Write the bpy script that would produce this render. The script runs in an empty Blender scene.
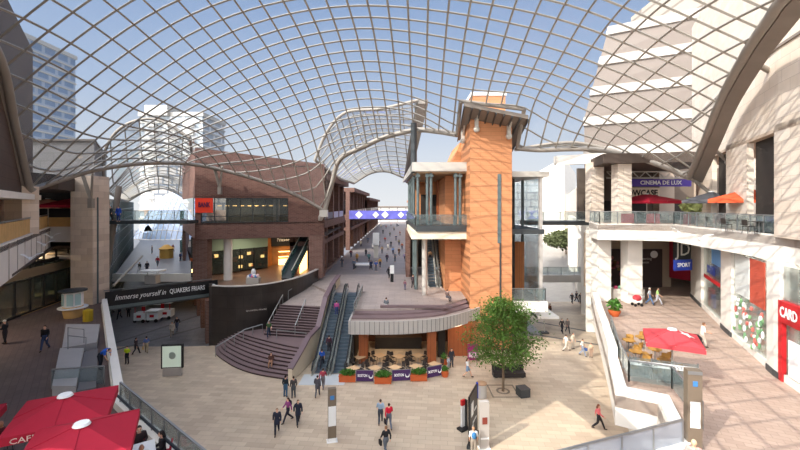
import bpy, bmesh, math, random
import numpy as np
from mathutils import Vector, Matrix
random.seed(7)
C = bpy.context.scene.collection
PI = math.pi
EYE, F, HZ = 14.5, 400.0, 205.0

def G(px, py, z=0.0):
    """a point of the photograph's frame put on the level z"""
    Y = F * (EYE - z) / (py - HZ)
    return Vector(((px - 400) * Y / F, Y, z))

def at(px, py, Y):
    return Vector(((px - 400) * Y / F, Y, EYE - (py - HZ) * Y / F))

def lin(c):
    out = []
    for v in c:
        v = v / 255.0
        out.append(v / 12.92 if v <= 0.04045 else ((v + 0.055) / 1.055) ** 2.4)
    return tuple(out)

# ------------------------------------------------------------------ materials
MATS = {}
def mat(name, rgb, rough=0.6, metal=0.0, noise=None, brick=None, stripe=None, bump=0.0, emit=0.0, alpha=1.0, spec=0.4):
    """noise=(scale, amount) ; brick=(w, h, mortar, rgb2, mortar_rgb, angle or 'floor') ; stripe=(axis, scale, amount)"""
    if name in MATS: return MATS[name]
    m = bpy.data.materials.new(name); m.use_nodes = True
    nt = m.node_tree; N = nt.nodes; L = nt.links
    b = N['Principled BSDF']
    col = lin(rgb)
    b.inputs['Base Color'].default_value = (*col, 1)
    b.inputs['Roughness'].default_value = rough
    b.inputs['Metallic'].default_value = metal
    b.inputs['Specular IOR Level'].default_value = spec
    if emit:
        b.inputs['Emission Color'].default_value = (*col, 1)
        b.inputs['Emission Strength'].default_value = emit
    last = None
    tc = N.new('ShaderNodeTexCoord')
    if brick:
        w, h, mo, rgb2, mrgb, ang = brick
        bt = N.new('ShaderNodeTexBrick')
        bt.inputs['Scale'].default_value = 1.0
        bt.inputs['Brick Width'].default_value = w
        bt.inputs['Row Height'].default_value = h
        bt.inputs['Mortar Size'].default_value = mo
        bt.inputs['Mortar Smooth'].default_value = 0.3
        bt.inputs['Bias'].default_value = 0.0
        bt.inputs['Color1'].default_value = (*col, 1)
        bt.inputs['Color2'].default_value = (*lin(rgb2), 1)
        bt.inputs['Mortar'].default_value = (*lin(mrgb), 1)
        if isinstance(ang, tuple):
            mp = N.new('ShaderNodeMapping'); mp.inputs['Rotation'].default_value = (0, 0, ang[1])
            L.new(tc.outputs['Object'], mp.inputs['Vector']); L.new(mp.outputs['Vector'], bt.inputs['Vector'])
        else:
            sx = N.new('ShaderNodeSeparateXYZ'); L.new(tc.outputs['Object'], sx.inputs[0])
            a = N.new('ShaderNodeMath'); a.operation = 'MULTIPLY'; a.inputs[1].default_value = math.cos(ang); L.new(sx.outputs[0], a.inputs[0])
            c = N.new('ShaderNodeMath'); c.operation = 'MULTIPLY'; c.inputs[1].default_value = math.sin(ang); L.new(sx.outputs[1], c.inputs[0])
            s = N.new('ShaderNodeMath'); s.operation = 'ADD'; L.new(a.outputs[0], s.inputs[0]); L.new(c.outputs[0], s.inputs[1])
            cb = N.new('ShaderNodeCombineXYZ'); L.new(s.outputs[0], cb.inputs[0]); L.new(sx.outputs[2], cb.inputs[1])
            L.new(cb.outputs[0], bt.inputs['Vector'])
        last = bt.outputs['Color']
    if stripe:
        ax, sc, am = stripe
        sx = N.new('ShaderNodeSeparateXYZ'); L.new(tc.outputs['Object'], sx.inputs[0])
        mu = N.new('ShaderNodeMath'); mu.operation = 'MULTIPLY'; mu.inputs[1].default_value = sc; L.new(sx.outputs[ax], mu.inputs[0])
        fr = N.new('ShaderNodeMath'); fr.operation = 'FRACT'; L.new(mu.outputs[0], fr.inputs[0])
        gt = N.new('ShaderNodeMath'); gt.operation = 'GREATER_THAN'; gt.inputs[1].default_value = 0.9; L.new(fr.outputs[0], gt.inputs[0])
        mx = N.new('ShaderNodeMix'); mx.data_type = 'RGBA'
        L.new(gt.outputs[0], mx.inputs['Factor'])
        if last: L.new(last, mx.inputs['A'])
        else: mx.inputs['A'].default_value = (*col, 1)
        mx.inputs['B'].default_value = (*[v * (1 - am) for v in col], 1)
        last = mx.outputs['Result']
    if noise:
        sc, am = noise
        nz = N.new('ShaderNodeTexNoise'); nz.inputs['Scale'].default_value = sc; nz.inputs['Detail'].default_value = 5
        L.new(tc.outputs['Object'], nz.inputs['Vector'])
        mr = N.new('ShaderNodeMapRange'); mr.inputs['From Min'].default_value = 0.25; mr.inputs['From Max'].default_value = 0.75
        mr.inputs['To Min'].default_value = 1 - am; mr.inputs['To Max'].default_value = 1 + am
        L.new(nz.outputs['Fac'], mr.inputs['Value'])
        vm = N.new('ShaderNodeVectorMath'); vm.operation = 'SCALE'
        if last: L.new(last, vm.inputs[0])
        else: vm.inputs[0].default_value = col
        L.new(mr.outputs[0], vm.inputs['Scale'])
        last = vm.outputs[0]
        if bump:
            bp = N.new('ShaderNodeBump'); bp.inputs['Strength'].default_value = bump; bp.inputs['Distance'].default_value = 0.02
            L.new(nz.outputs['Fac'], bp.inputs['Height']); L.new(bp.outputs[0], b.inputs['Normal'])
    if last: L.new(last, b.inputs['Base Color'])
    MATS[name] = m
    return m

def glass(name, rgb, trans=0.8, rough=0.03, gl=0.5):
    """thin see-through pane: part clear, part reflecting, a little body colour"""
    if name in MATS: return MATS[name]
    m = bpy.data.materials.new(name); m.use_nodes = True
    nt = m.node_tree; N = nt.nodes; L = nt.links
    N.remove(N['Principled BSDF']); out = N['Material Output']
    tr = N.new('ShaderNodeBsdfTransparent'); tr.inputs[0].default_value = (*[0.55 + 0.45 * v for v in lin(rgb)], 1)
    gs = N.new('ShaderNodeBsdfGlossy'); gs.inputs['Roughness'].default_value = rough; gs.inputs[0].default_value = (1, 1, 1, 1)
    df = N.new('ShaderNodeBsdfDiffuse'); df.inputs[0].default_value = (*lin(rgb), 1)
    m1 = N.new('ShaderNodeMixShader'); m1.inputs[0].default_value = 1 - trans
    L.new(tr.outputs[0], m1.inputs[1]); L.new(df.outputs[0], m1.inputs[2])
    fr = N.new('ShaderNodeFresnel'); fr.inputs[0].default_value = 1.45
    mu = N.new('ShaderNodeMath'); mu.operation = 'MULTIPLY'; mu.inputs[1].default_value = gl; L.new(fr.outputs[0], mu.inputs[0])
    m2 = N.new('ShaderNodeMixShader'); L.new(mu.outputs[0], m2.inputs[0])
    L.new(m1.outputs[0], m2.inputs[1]); L.new(gs.outputs[0], m2.inputs[2]); L.new(m2.outputs[0], out.inputs[0])
    MATS[name] = m
    return m

# ------------------------------------------------------------------ meshes
ORG = {}
class MB:
    def __init__(s): s.v = []; s.f = []
    def add(s, vs, fs):
        o = len(s.v); s.v += [tuple(v) for v in vs]; s.f += [tuple(i + o for i in f) for f in fs]; return s
    def box(s, c, d, rz=0.0):
        x, y, z = d[0] / 2, d[1] / 2, d[2] / 2; ca, sa = math.cos(rz), math.sin(rz)
        vs = []
        for k in (-z, z):
            for i, j in ((-x, -y), (x, -y), (x, y), (-x, y)):
                vs.append((c[0] + i * ca - j * sa, c[1] + i * sa + j * ca, c[2] + k))
        return s.add(vs, [(3, 2, 1, 0), (4, 5, 6, 7), (0, 1, 5, 4), (1, 2, 6, 5), (2, 3, 7, 6), (3, 0, 4, 7)])
    def bb(s, x0, y0, z0, x1, y1, z1): return s.box(((x0 + x1) / 2, (y0 + y1) / 2, (z0 + z1) / 2), (abs(x1 - x0), abs(y1 - y0), abs(z1 - z0)))
    def prism(s, poly, z0, z1):
        n = len(poly)
        f0 = z0 if isinstance(z0, (list, tuple)) else [z0] * n
        f1 = z1 if isinstance(z1, (list, tuple)) else [z1] * n
        vs = [(p[0], p[1], f0[i]) for i, p in enumerate(poly)] + [(p[0], p[1], f1[i]) for i, p in enumerate(poly)]
        return s.add(vs, [tuple(range(n - 1, -1, -1)), tuple(range(n, 2 * n))] + [(i, (i + 1) % n, n + (i + 1) % n, n + i) for i in range(n)])
    def wall(s, p, q, z0, z1, t=0.2, side=0):
        """upright slab from p to q in plan; side -1/0/1 shifts it off the line"""
        p = Vector((p[0], p[1])); q = Vector((q[0], q[1])); d = (q - p).normalized(); n = Vector((-d.y, d.x))
        a = n * (t / 2 * (side - 1)); b = n * (t / 2 * (side + 1))
        return s.prism([p + a, q + a, q + b, p + b], z0, z1)
    def bar(s, p, q, w, h=None, up=(0, 0, 1)):
        h = h or w; p = Vector(p); q = Vector(q); d = (q - p)
        if d.length < 1e-6: return s
        d.normalize(); u = Vector(up)
        if abs(d.dot(u)) > 0.99: u = Vector((1, 0, 0))
        a = d.cross(u).normalized() * (w / 2); b = a.cross(d).normalized() * (h / 2)
        vs = [p - a - b, p + a - b, p + a + b, p - a + b, q - a - b, q + a - b, q + a + b, q - a + b]
        return s.add(vs, [(3, 2, 1, 0), (4, 5, 6, 7), (0, 1, 5, 4), (1, 2, 6, 5), (2, 3, 7, 6), (3, 0, 4, 7)])
    def tube(s, pts, r, n=8, sq=1.0, ref=None):
        """round tube through pts; r one radius or one per point; sq flattens it along the second axis"""
        pts = [Vector(p) for p in pts]; m = len(pts)
        rs = list(r) if isinstance(r, (list, tuple)) else [r] * m
        vs = []; fs = []
        pu = None
        for i, p in enumerate(pts):
            t = (pts[min(i + 1, m - 1)] - pts[max(i - 1, 0)]).normalized()
            u = Vector(ref) if ref else (pu if pu is not None else (Vector((0, 0, 1)) if abs(t.z) < 0.9 else Vector((1, 0, 0))))
            a = t.cross(u)
            if a.length < 1e-4: a = t.cross(Vector((0.3, 1, 0.2)))
            a.normalize(); b = a.cross(t).normalized(); pu = b
            for k in range(n):
                an = 2 * PI * k / n
                vs.append(p + a * (rs[i] * math.cos(an)) + b * (rs[i] * sq * math.sin(an)))
        for i in range(m - 1):
            for k in range(n):
                k2 = (k + 1) % n
                fs.append((i * n + k, i * n + k2, (i + 1) * n + k2, (i + 1) * n + k))
        fs.append(tuple(range(n - 1, -1, -1))); fs.append(tuple((m - 1) * n + k for k in range(n)))
        return s.add(vs, fs)
    def lathe(s, prof, c=(0, 0, 0), n=16, sx=1.0, sy=1.0):
        m = len(prof); vs = []; fs = []
        for r, z in prof:
            for k in range(n):
                a = 2 * PI * k / n; vs.append((c[0] + r * sx * math.cos(a), c[1] + r * sy * math.sin(a), c[2] + z))
        for i in range(m - 1):
            for k in range(n):
                k2 = (k + 1) % n; fs.append((i * n + k, i * n + k2, (i + 1) * n + k2, (i + 1) * n + k))
        fs.append(tuple(range(n - 1, -1, -1))); fs.append(tuple((m - 1) * n + k for k in range(n)))
        return s.add(vs, fs)
    def ball(s, c, r, n=10, m=6):
        rx, ry, rz = r if isinstance(r, (tuple, list)) else (r, r, r)
        prof = [(math.sin(PI * i / m), -math.cos(PI * i / m)) for i in range(m + 1)]
        prof[0] = (0.02, -1); prof[-1] = (0.02, 1)
        o = len(s.v); s.lathe(prof, (0, 0, 0), n)
        for i in range(o, len(s.v)):
            x, y, z = s.v[i]; s.v[i] = (c[0] + x * rx, c[1] + y * ry, c[2] + z * rz)
        return s
    def sheet(s, rows, t=0.02, off=None):
        """surface through rows of points, given a thickness downwards"""
        R = len(rows); K = len(rows[0]); off = Vector(off) if off else Vector((0, 0, -t))
        vs = [Vector(p) for r in rows for p in r]; vs = vs + [v + off for v in vs]; n = R * K; fs = []
        for i in range(R - 1):
            for k in range(K - 1):
                a, b, c, d = i * K + k, i * K + k + 1, (i + 1) * K + k + 1, (i + 1) * K + k
                fs.append((a, b, c, d)); fs.append((n + d, n + c, n + b, n + a))
        edge = [k for k in range(K)] + [i * K + K - 1 for i in range(1, R)] + [(R - 1) * K + k for k in range(K - 2, -1, -1)] + [i * K for i in range(R - 2, 0, -1)]
        for i in range(len(edge)):
            a, b = edge[i], edge[(i + 1) % len(edge)]; fs.append((b, a, n + a, n + b))
        return s.add(vs, fs)
    def build(s, name, m, parent=None, smooth=False, base=None):
        me = bpy.data.meshes.new(name)
        if parent is not None: org = ORG.get(parent.name, Vector((0, 0, 0)))
        elif base is not None: org = Vector(base)
        else:
            xs = [v[0] for v in s.v]; ys = [v[1] for v in s.v]; zs = [v[2] for v in s.v]
            org = Vector(((min(xs) + max(xs)) / 2, (min(ys) + max(ys)) / 2, min(zs)))
        me.from_pydata([(v[0] - org.x, v[1] - org.y, v[2] - org.z) for v in s.v], [], s.f)
        bm = bmesh.new(); bm.from_mesh(me); bmesh.ops.recalc_face_normals(bm, faces=bm.faces)
        if smooth:
            for f in bm.faces: f.smooth = True
            for e in bm.edges:
                if len(e.link_faces) == 2 and e.calc_face_angle(0) > 0.7: e.smooth = False
        bm.to_mesh(me); bm.free()
        if m is not None: me.materials.append(m)
        o = bpy.data.objects.new(name, me); C.objects.link(o)
        if parent is not None: o.parent = parent; ORG[o.name] = org
        else: o.location = org; ORG[o.name] = org
        return o

def tag(o, label=None, cat=None, group=None, kind=None):
    if label: o['label'] = label
    if cat: o['category'] = cat
    if group: o['group'] = group
    if kind: o['kind'] = kind
    return o
def thing(name, loc, label, cat, group=None):
    o = bpy.data.objects.new(name, None); C.objects.link(o); o.location = loc; o.empty_display_size = 0.3
    ORG[o.name] = Vector(loc)
    return tag(o, label, cat, group)
def struct(o): o['kind'] = 'structure'; return o
CH = {}
def kids(o): return [c for c in bpy.data.objects if c.parent == o]
def copy_tree(o, loc=None, rz=None, label=None, parent=None, cache={}):
    if o.name not in cache: cache[o.name] = kids(o)
    c = o.copy(); C.objects.link(c)
    if parent is not None: c.parent = parent
    if loc is not None: c.location = loc
    if rz is not None: c.rotation_euler = (0, 0, rz)
    if label: c['label'] = label
    for ch in cache[o.name]: copy_tree(ch, parent=c)
    return c
class Proto:
    """first use moves the built thing, later uses copy it"""
    def __init__(s, root): s.r = root; s.used = False
    def put(s, loc, rz=0.0, label=None):
        if not s.used:
            s.used = True; s.r.location = loc; s.r.rotation_euler = (0, 0, rz)
            if label: s.r['label'] = label
            return s.r
        return copy_tree(s.r, loc, rz, label)
_dg = bpy.context.evaluated_depsgraph_get
def text(name, string, size, loc, parent, m, rz=0.0, width=None, extr=0.01, bold=0.0, shear=0.0, tilt=PI / 2):
    """lettering standing upright, reading towards -Y at rz = 0; loc is the centre"""
    cu = bpy.data.curves.new(name, 'FONT'); cu.body = string; cu.size = size; cu.extrude = extr; cu.offset = bold; cu.shear = shear
    cu.align_x = 'CENTER'; cu.align_y = 'CENTER'; cu.resolution_u = 2
    t = bpy.data.objects.new(name, cu); C.objects.link(t)
    bpy.context.view_layer.update()
    me = bpy.data.meshes.new_from_object(t.evaluated_get(_dg()))
    C.objects.unlink(t); bpy.data.objects.remove(t)
    w = max(v.co.x for v in me.vertices) - min(v.co.x for v in me.vertices)
    k = (width / w) if width else 1.0
    org = ORG.get(parent.name, Vector((0, 0, 0)))
    M_ = Matrix.Translation(Vector(loc) - org) @ Matrix.Rotation(rz, 4, 'Z') @ Matrix.Rotation(tilt, 4, 'X') @ Matrix.Scale(k, 4, (1, 0, 0))
    me.transform(M_); me.materials.clear(); me.materials.append(m); me.name = name
    o = bpy.data.objects.new(name, me); C.objects.link(o); o.parent = parent; ORG[o.name] = org
    return o
def resample(pts, n):
    pts = [Vector(p) for p in pts]; d = [0]
    for a, b in zip(pts, pts[1:]): d.append(d[-1] + (b - a).length)
    out = []
    for i in range(n):
        t = d[-1] * i / (n - 1); k = 0
        while k < len(d) - 2 and d[k + 1] < t: k += 1
        u = (t - d[k]) / max(1e-9, d[k + 1] - d[k]); out.append(pts[k].lerp(pts[k + 1], u))
    return out
def smoothc(pts, n=8):
    """Catmull-Rom through pts"""
    P = [Vector(p) for p in pts]; P = [2 * P[0] - P[1]] + P + [2 * P[-1] - P[-2]]; out = []
    for i in range(1, len(P) - 2):
        for k in range(n):
            t = k / n; a, b, c, d = P[i - 1], P[i], P[i + 1], P[i + 2]
            out.append(0.5 * ((2 * b) + (c - a) * t + (2 * a - 5 * b + 4 * c - d) * t * t + (3 * b - a - 3 * c + d) * t ** 3))
    out.append(P[-2]); return out

# palette
M = {}
M['paving'] = mat('beige_stone_paving', (204, 186, 162), 0.45, brick=(0.9, 0.45, 0.012, (186, 166, 144), (168, 150, 130), ('f', 0.1)), noise=(0.35, 0.14))
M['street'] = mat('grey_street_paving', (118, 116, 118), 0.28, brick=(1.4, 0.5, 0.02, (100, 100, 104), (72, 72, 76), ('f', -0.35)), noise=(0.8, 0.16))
M['terrace'] = mat('pinkish_terrace_paving', (186, 162, 146), 0.6, brick=(0.6, 0.3, 0.012, (174, 150, 134), (150, 130, 116), ('f', 0.45)), noise=(0.5, 0.08))
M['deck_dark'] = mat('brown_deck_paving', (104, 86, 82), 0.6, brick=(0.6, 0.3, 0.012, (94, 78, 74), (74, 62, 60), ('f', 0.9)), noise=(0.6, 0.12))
M['deck_mid'] = mat('warm_grey_deck_paving', (172, 156, 146), 0.55, brick=(1.2, 0.6, 0.015, (160, 146, 138), (134, 122, 116), ('f', 0.0)), noise=(0.7, 0.08))
M['steel'] = mat('pale_painted_steel', (198, 192, 182), 0.4, 0.25)
M['rib'] = mat('roof_rib_steel', (158, 152, 142), 0.45, 0.2)
M['deck_street'] = mat('shaded_street_stone', (132, 122, 118), 0.5, brick=(1.2, 0.6, 0.015, (124, 114, 110), (100, 92, 90), ('f', 0.0)), noise=(0.7, 0.1))  # deck paving again, with the street's shade put into a darker colour
M['brightglass'] = glass('bright_shop_glass', (215, 225, 222), 0.9, gl=.6)
M['beam'] = mat('warm_grey_beam_steel', (150, 142, 132), 0.5, 0.2, noise=(1.5, 0.06))
M['gutter'] = mat('taupe_gutter_metal', (134, 124, 114), 0.6, 0.1, noise=(1.0, 0.08))
M['white'] = mat('off_white_render', (232, 226, 216), 0.75, noise=(1.2, 0.04))
M['stone'] = mat('pale_stone_cladding', (222, 208, 192), 0.7, brick=(1.3, 0.65, 0.012, (212, 196, 178), (178, 164, 148), 0.7), noise=(1.0, 0.06))
M['stone_left'] = mat('mottled_beige_stone', (226, 208, 188), 0.7, brick=(0.9, 0.6, 0.008, (204, 184, 164), (180, 162, 144), 0.7), noise=(1.0, 0.08))
M['brick'] = mat('brown_red_brick', (118, 82, 72), 0.85, brick=(0.5, 0.16, 0.02, (96, 64, 56), (122, 102, 92), 0.3), noise=(1.6, 0.10))
M['brick_plain'] = mat('plum_brick_column', (122, 88, 78), 0.85, brick=(0.5, 0.16, 0.02, (104, 72, 62), (132, 112, 102), 0.9), noise=(2, 0.1))
M['orange'] = mat('orange_terracotta_cladding', (206, 142, 98), 0.7, brick=(2.1, 0.42, 0.015, (198, 134, 90), (170, 114, 76), 0.0), noise=(0.8, 0.05))
M['orange_deep'] = mat('deep_orange_timber', (158, 88, 50), 0.5, stripe=(0, 2.5, 0.35), noise=(1.5, 0.12))
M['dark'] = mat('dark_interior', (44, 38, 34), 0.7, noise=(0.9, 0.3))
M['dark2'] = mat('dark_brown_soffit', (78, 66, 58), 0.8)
M['black'] = mat('black_metal', (30, 30, 32), 0.4)
M['charcoal'] = mat('charcoal_steel', (66, 70, 72), 0.45, 0.2)
M['green_steel'] = mat('grey_green_steel', (98, 110, 110), 0.45, 0.2)
M['blackwall'] = mat('black_polished_granite', (56, 50, 47), 0.3, brick=(1.6, 1.3, 0.012, (50, 45, 42), (34, 30, 28), 0.3), noise=(0.7, 0.22))
M['stair'] = mat('plum_brown_stair_stone', (122, 102, 102), 0.6, noise=(1.2, 0.08))
M['nosing'] = mat('dark_stair_riser', (66, 52, 54), 0.7)
M['fascia'] = mat('grey_panel_fascia', (184, 178, 172), 0.5, 0.1, noise=(1.0, 0.05))
M['rail'] = mat('brushed_handrail', (150, 152, 152), 0.35, 0.6)
M['glass'] = glass('clear_balustrade_glass', (190, 205, 205), 0.90, gl=0.5)
M['roofglass'] = glass('roof_glass', (235, 242, 248), 0.93, gl=0.35)
M['shopglass'] = glass('shop_window_glass', (120, 135, 130), 0.86, gl=0.9)
M['teal'] = glass('green_tinted_glass', (110, 160, 155), 0.55, gl=1.0)
M['burgundy'] = mat('burgundy_canvas', (168, 22, 48), 0.8, noise=(3, 0.05))
M['redcanvas'] = mat('red_canvas', (196, 66, 72), 0.8, noise=(3, 0.05))
M['orangecanvas'] = mat('orange_canvas', (214, 92, 52), 0.8)
M['greycanvas'] = mat('grey_canvas', (92, 92, 96), 0.8)
M['wood'] = mat('honey_timber_boards', (206, 166, 106), 0.6, noise=(2, 0.12))
M['purewhite'] = mat('white_paint', (240, 240, 238), 0.5)
M['red'] = mat('red_paint', (196, 34, 40), 0.5)
M['blue'] = mat('blue_paint', (36, 62, 168), 0.5)
M['purple'] = mat('purple_vinyl', (84, 62, 160), 0.5)
M['plum'] = mat('dark_purple_vinyl', (70, 42, 92), 0.6)
M['warmlamp'] = mat('warm_lamp', (255, 205, 130), 0.5, emit=3.0)
M['whitelamp'] = mat('white_lamp', (255, 240, 220), 0.5, emit=2.5)
M['leaf'] = mat('tree_leaf', (84, 116, 46), 0.6, noise=(1.3, 0.35))
M['leaf2'] = mat('planter_leaf', (74, 120, 44), 0.6, noise=(4, 0.3))
M['bark'] = mat('grey_brown_bark', (118, 100, 82), 0.9, noise=(6, 0.2))
M['terracotta'] = mat('terracotta_planter', (190, 92, 46), 0.7)
# ------------------------------------------------------------------ glass gridshell roofs
class Shell:
    def __init__(s, ctrl):
        s.P = np.array([(c[0], c[1]) for c in ctrl], float); z = np.array([c[2] for c in ctrl], float); n = len(ctrl)
        d = np.linalg.norm(s.P[:, None] - s.P[None], axis=2)
        K = s.phi(d) + np.eye(n) * 0.6; Q = np.hstack([np.ones((n, 1)), s.P])
        A = np.block([[K, Q], [Q.T, np.zeros((3, 3))]]); s.w = np.linalg.solve(A, np.concatenate([z, np.zeros(3)]))
    def phi(s, r): return np.where(r > 1e-9, r * r * np.log(np.maximum(r, 1e-9)), 0.0)
    def __call__(s, x, y):
        d = np.hypot(s.P[:, 0] - x, s.P[:, 1] - y); n = len(s.P)
        return float(s.phi(d) @ s.w[:n] + s.w[n] + s.w[n + 1] * x + s.w[n + 2] * y)

def inside(poly, x, y):
    c = False; n = len(poly)
    for i in range(n):
        x1, y1 = poly[i][0], poly[i][1]; x2, y2 = poly[(i + 1) % n][0], poly[(i + 1) % n][1]
        if (y1 > y) != (y2 > y) and x < (x2 - x1) * (y - y1) / (y2 - y1) + x1: c = not c
    return c
def crossings(poly, p, d):
    """parameters where the plan line p + t d meets the boundary"""
    out = []; n = len(poly)
    for i in range(n):
        ax, ay = poly[i][0], poly[i][1]; bx, by = poly[(i + 1) % n][0], poly[(i + 1) % n][1]
        ex, ey = bx - ax, by - ay; det = d[0] * (-ey) + ex * d[1]
        if abs(det) < 1e-9: continue
        rx, ry = ax - p[0], ay - p[1]
        t = (rx * (-ey) + ex * ry) / det; u = (d[0] * ry - d[1] * rx) / det
        if 0 <= u < 1: out.append(t)
    return sorted(out)

def gridshell(root, edges, ctrl, pitch, ang, rr, edge_r, mrib, mglass, origin=(0, 0), medge=None, ext=90, step=1.1):
    """edges: list of lists of 3-D points going round the boundary"""
    es = [smoothc(e, 6) if len(e) > 2 else [Vector(p) for p in e] for e in edges]
    bd = []
    for e in es: bd += e[:-1]
    cpts = [tuple(p) for p in ctrl]
    for e in es:
        for p in resample(e, max(3, int(sum((b - a).length for a, b in zip(e, e[1:])) / 2.0))): cpts.append(tuple(p))
    seen = []; 
    for p in cpts:
        if all(math.hypot(p[0] - q[0], p[1] - q[1]) > 0.5 for q in seen): seen.append(p)
    S = Shell(seen)
    poly = [(p.x, p.y) for p in bd]
    ca, sa = math.cos(ang), math.sin(ang)
    def ribs(d, nrm):
        k = -int(ext / pitch)
        while k * pitch < ext:
            p = (origin[0] + nrm[0] * k * pitch, origin[1] + nrm[1] * k * pitch); k += 1
            cr = crossings(poly, p, d)
            for a, b in zip(cr[0::2], cr[1::2]):
                if b - a < 0.5: continue
                n = max(2, int((b - a) / step) + 1)
                pts = []
                for i in range(n + 1):
                    t = a + (b - a) * i / n; x, y = p[0] + d[0] * t, p[1] + d[1] * t; pts.append((x, y, S(x, y)))
                MB().tube(pts, rr, 4).build('rib', mrib, root)
    ribs((ca, sa), (-sa, ca)); ribs((-sa, ca), (ca, sa))
    # the panes: the boundary cut along every grid line, then lifted onto the shell
    bm = bmesh.new(); vs = [bm.verts.new((x, y, 0)) for x, y in poly]; f = bm.faces.new(vs)
    bmesh.ops.triangulate(bm, faces=[f])
    for d, nrm in (((ca, sa), (-sa, ca)), ((-sa, ca), (ca, sa))):
        k = -int(ext / pitch)
        while k * pitch < ext:
            p = (origin[0] + nrm[0] * k * pitch, origin[1] + nrm[1] * k * pitch, 0); k += 1
            bmesh.ops.bisect_plane(bm, geom=bm.verts[:] + bm.edges[:] + bm.faces[:], plane_co=p, plane_no=(nrm[0], nrm[1], 0))
    me = bpy.data.meshes.new('glass_panes'); org = ORG[root.name]
    for v in bm.verts: v.co = (v.co.x - org.x, v.co.y - org.y, S(v.co.x, v.co.y) + rr - org.z)
    bm.to_mesh(me); bm.free(); me.materials.append(mglass)
    o = bpy.data.objects.new('glass_panes', me); C.objects.link(o); o.parent = root
    for e in es:
        if edge_r: MB().tube(e, edge_r, 10).build('edge_beam', medge or M['beam'], root, smooth=True)
    return S

# --- the big shell over the square
P1 = (-27.75, 30, 15.6); P2 = (-9.8, 52, 13.7); P3 = (6.0, 42, 21.9); P3R = (12.0, 41, 20.3); P4 = (25.6, 35.4, 16.9)
arch_left = [P1, (-28.2, 33, 16.5), (-27.6, 36.8, 17.8), (-26.25, 42, 18.9), (-23.25, 46.5, 19.1), (-17.2, 49, 17.5), (-12.75, 51, 15.5), P2]
arch_mid = [P2, (-8.9, 52, 17.1), (-7.65, 51, 20.3), (-4.3, 49, 21.7), (-1.8, 47.8, 22.6), (1.75, 46, 23.1), (4.1, 44, 22.6), P3]
arch_tower = [P3, (5.8, 38.2, 24.4), (11.8, 38.0, 23.6), P3R]
arch_right = [P3R, (14, 40, 20), (16.7, 39.3, 20), (19.25, 38.5, 19.8), (22.2, 37.4, 18.9), (24.3, 36.2, 17.8), P4]
beam_right = [P4, (23.4, 30.7, 19.5), (21.65, 27, 21.6), (19.5, 22.6, 23), (17.95, 19.4, 23.6), (17, 17.4, 23.8), (14.5, 10, 24.6), (12.5, 2, 25), (11, -8, 24)]
beam_back = [(11, -8, 24), (0, -8, 27), (-13, -8, 24)]
beam_left = [(-13, -8, 24), (-14, 2, 25.5), (-17, 12, 25.2), (-20, 18, 24), (-22, 22, 22.5), (-25, 26, 19.5), P1]
roof = thing('glass_roof', (-2, 25, 15), 'huge curved glass gridshell roof spanning the whole shopping square', 'roof')
ctrl = [(-3, 15, 29), (-3, 2, 29.3), (-3, 24, 29), (-3, 32, 28.3), (0, 39, 25.9), (-14, 28, 26.6), (-12, 38, 25.0), (-20, 32, 22.3), (11, 24, 27), (14, 32, 24.3), (9, 33, 25.7), (-16, 20, 26.8), (8, 10, 27.5), (-6, 45, 23.8), (20, 31, 21.6)]
gridshell(roof, [arch_left, arch_mid, [Vector(p) for p in arch_tower[:2]], [Vector(p) for p in arch_tower[1:3]], [Vector(p) for p in arch_tower[2:]], arch_right, beam_right, beam_back, beam_left],
          ctrl, 1.42, math.radians(-3), 0.078, 0.0, M['rib'], M['roofglass'], origin=(-2.2, 30))
for e, r in ((arch_left, .22), (arch_mid, .3), (arch_right, .24), (beam_right, .26), (beam_left, .26), (beam_back, .26)):
    MB().tube(smoothc(e, 6), r, 12).build('edge_beam', M['beam'], roof, smooth=True)
for i in range(3): MB().tube([arch_tower[i], arch_tower[i + 1]], .2, 8).build('edge_beam', M['beam'], roof)
# broad gutters on the outer side of the two long beams, carried by struts from the walls
def gutter(path, side, w, drop):
    pts = smoothc(path, 6); inner = []; outer = []
    for i, p in enumerate(pts):
        t = (pts[min(i + 1, len(pts) - 1)] - pts[max(i - 1, 0)]); n = Vector((t.y, -t.x, 0)).normalized() * side
        inner.append(p + n * 0.2); outer.append(p + n * w + Vector((0, 0, drop)))
    MB().sheet([inner, outer], 0.25).build('gutter', M['gutter'], roof)
gutter(beam_right, -1, 0.95, -0.2)
gutter(beam_left, -1, 1.7, -0.3)
def strut(p, q, r=.16):
    MB().tube([p, q], r, 10).ball(q, .3).ball(p, .25).build('strut', M['beam'], roof, smooth=True)
strut((19.6, 22.8, 22.9), (22.2, 23.6, 22.2)); strut((23.6, 31, 19.4), (26.0, 31.6, 17.9)); strut((25.4, 35.2, 17.0), (27.4, 35.0, 15.4)); strut((15.8, 14, 24.2), (18.6, 15, 23.2))
strut((-25.3, 26.3, 19.2), (-28.0, 26.6, 18.2)); strut((-26.9, 28.7, 16.9), (-29.5, 30.2, 16.0)); strut((-19.6, 17.5, 24.1), (-22, 18, 23))
for px, Yy in ((87, 37.6), (218, 47.9)):     # bracket arms under the left arch
    a = at(px, 166 if px > 100 else 172, Yy - .4)
    MB().bar(a + Vector((-.5, 0, 0)), a + Vector((0, .5, -2.6)), .16, .3).bar(a + Vector((.5, 0, 0)), a + Vector((0, .5, -2.6)), .16, .3).box(a + Vector((0, .5, -2.9)), (.4, .4, .9)).build('bracket', M['beam'], roof)
MB().box((-9.9, 52.0, 13.4), (1.0, .8, .9)).bar((-10.0, 52, 13.5), (-10.6, 52.9, 12.6), .5).build('bracket', M['steel'], roof)

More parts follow.
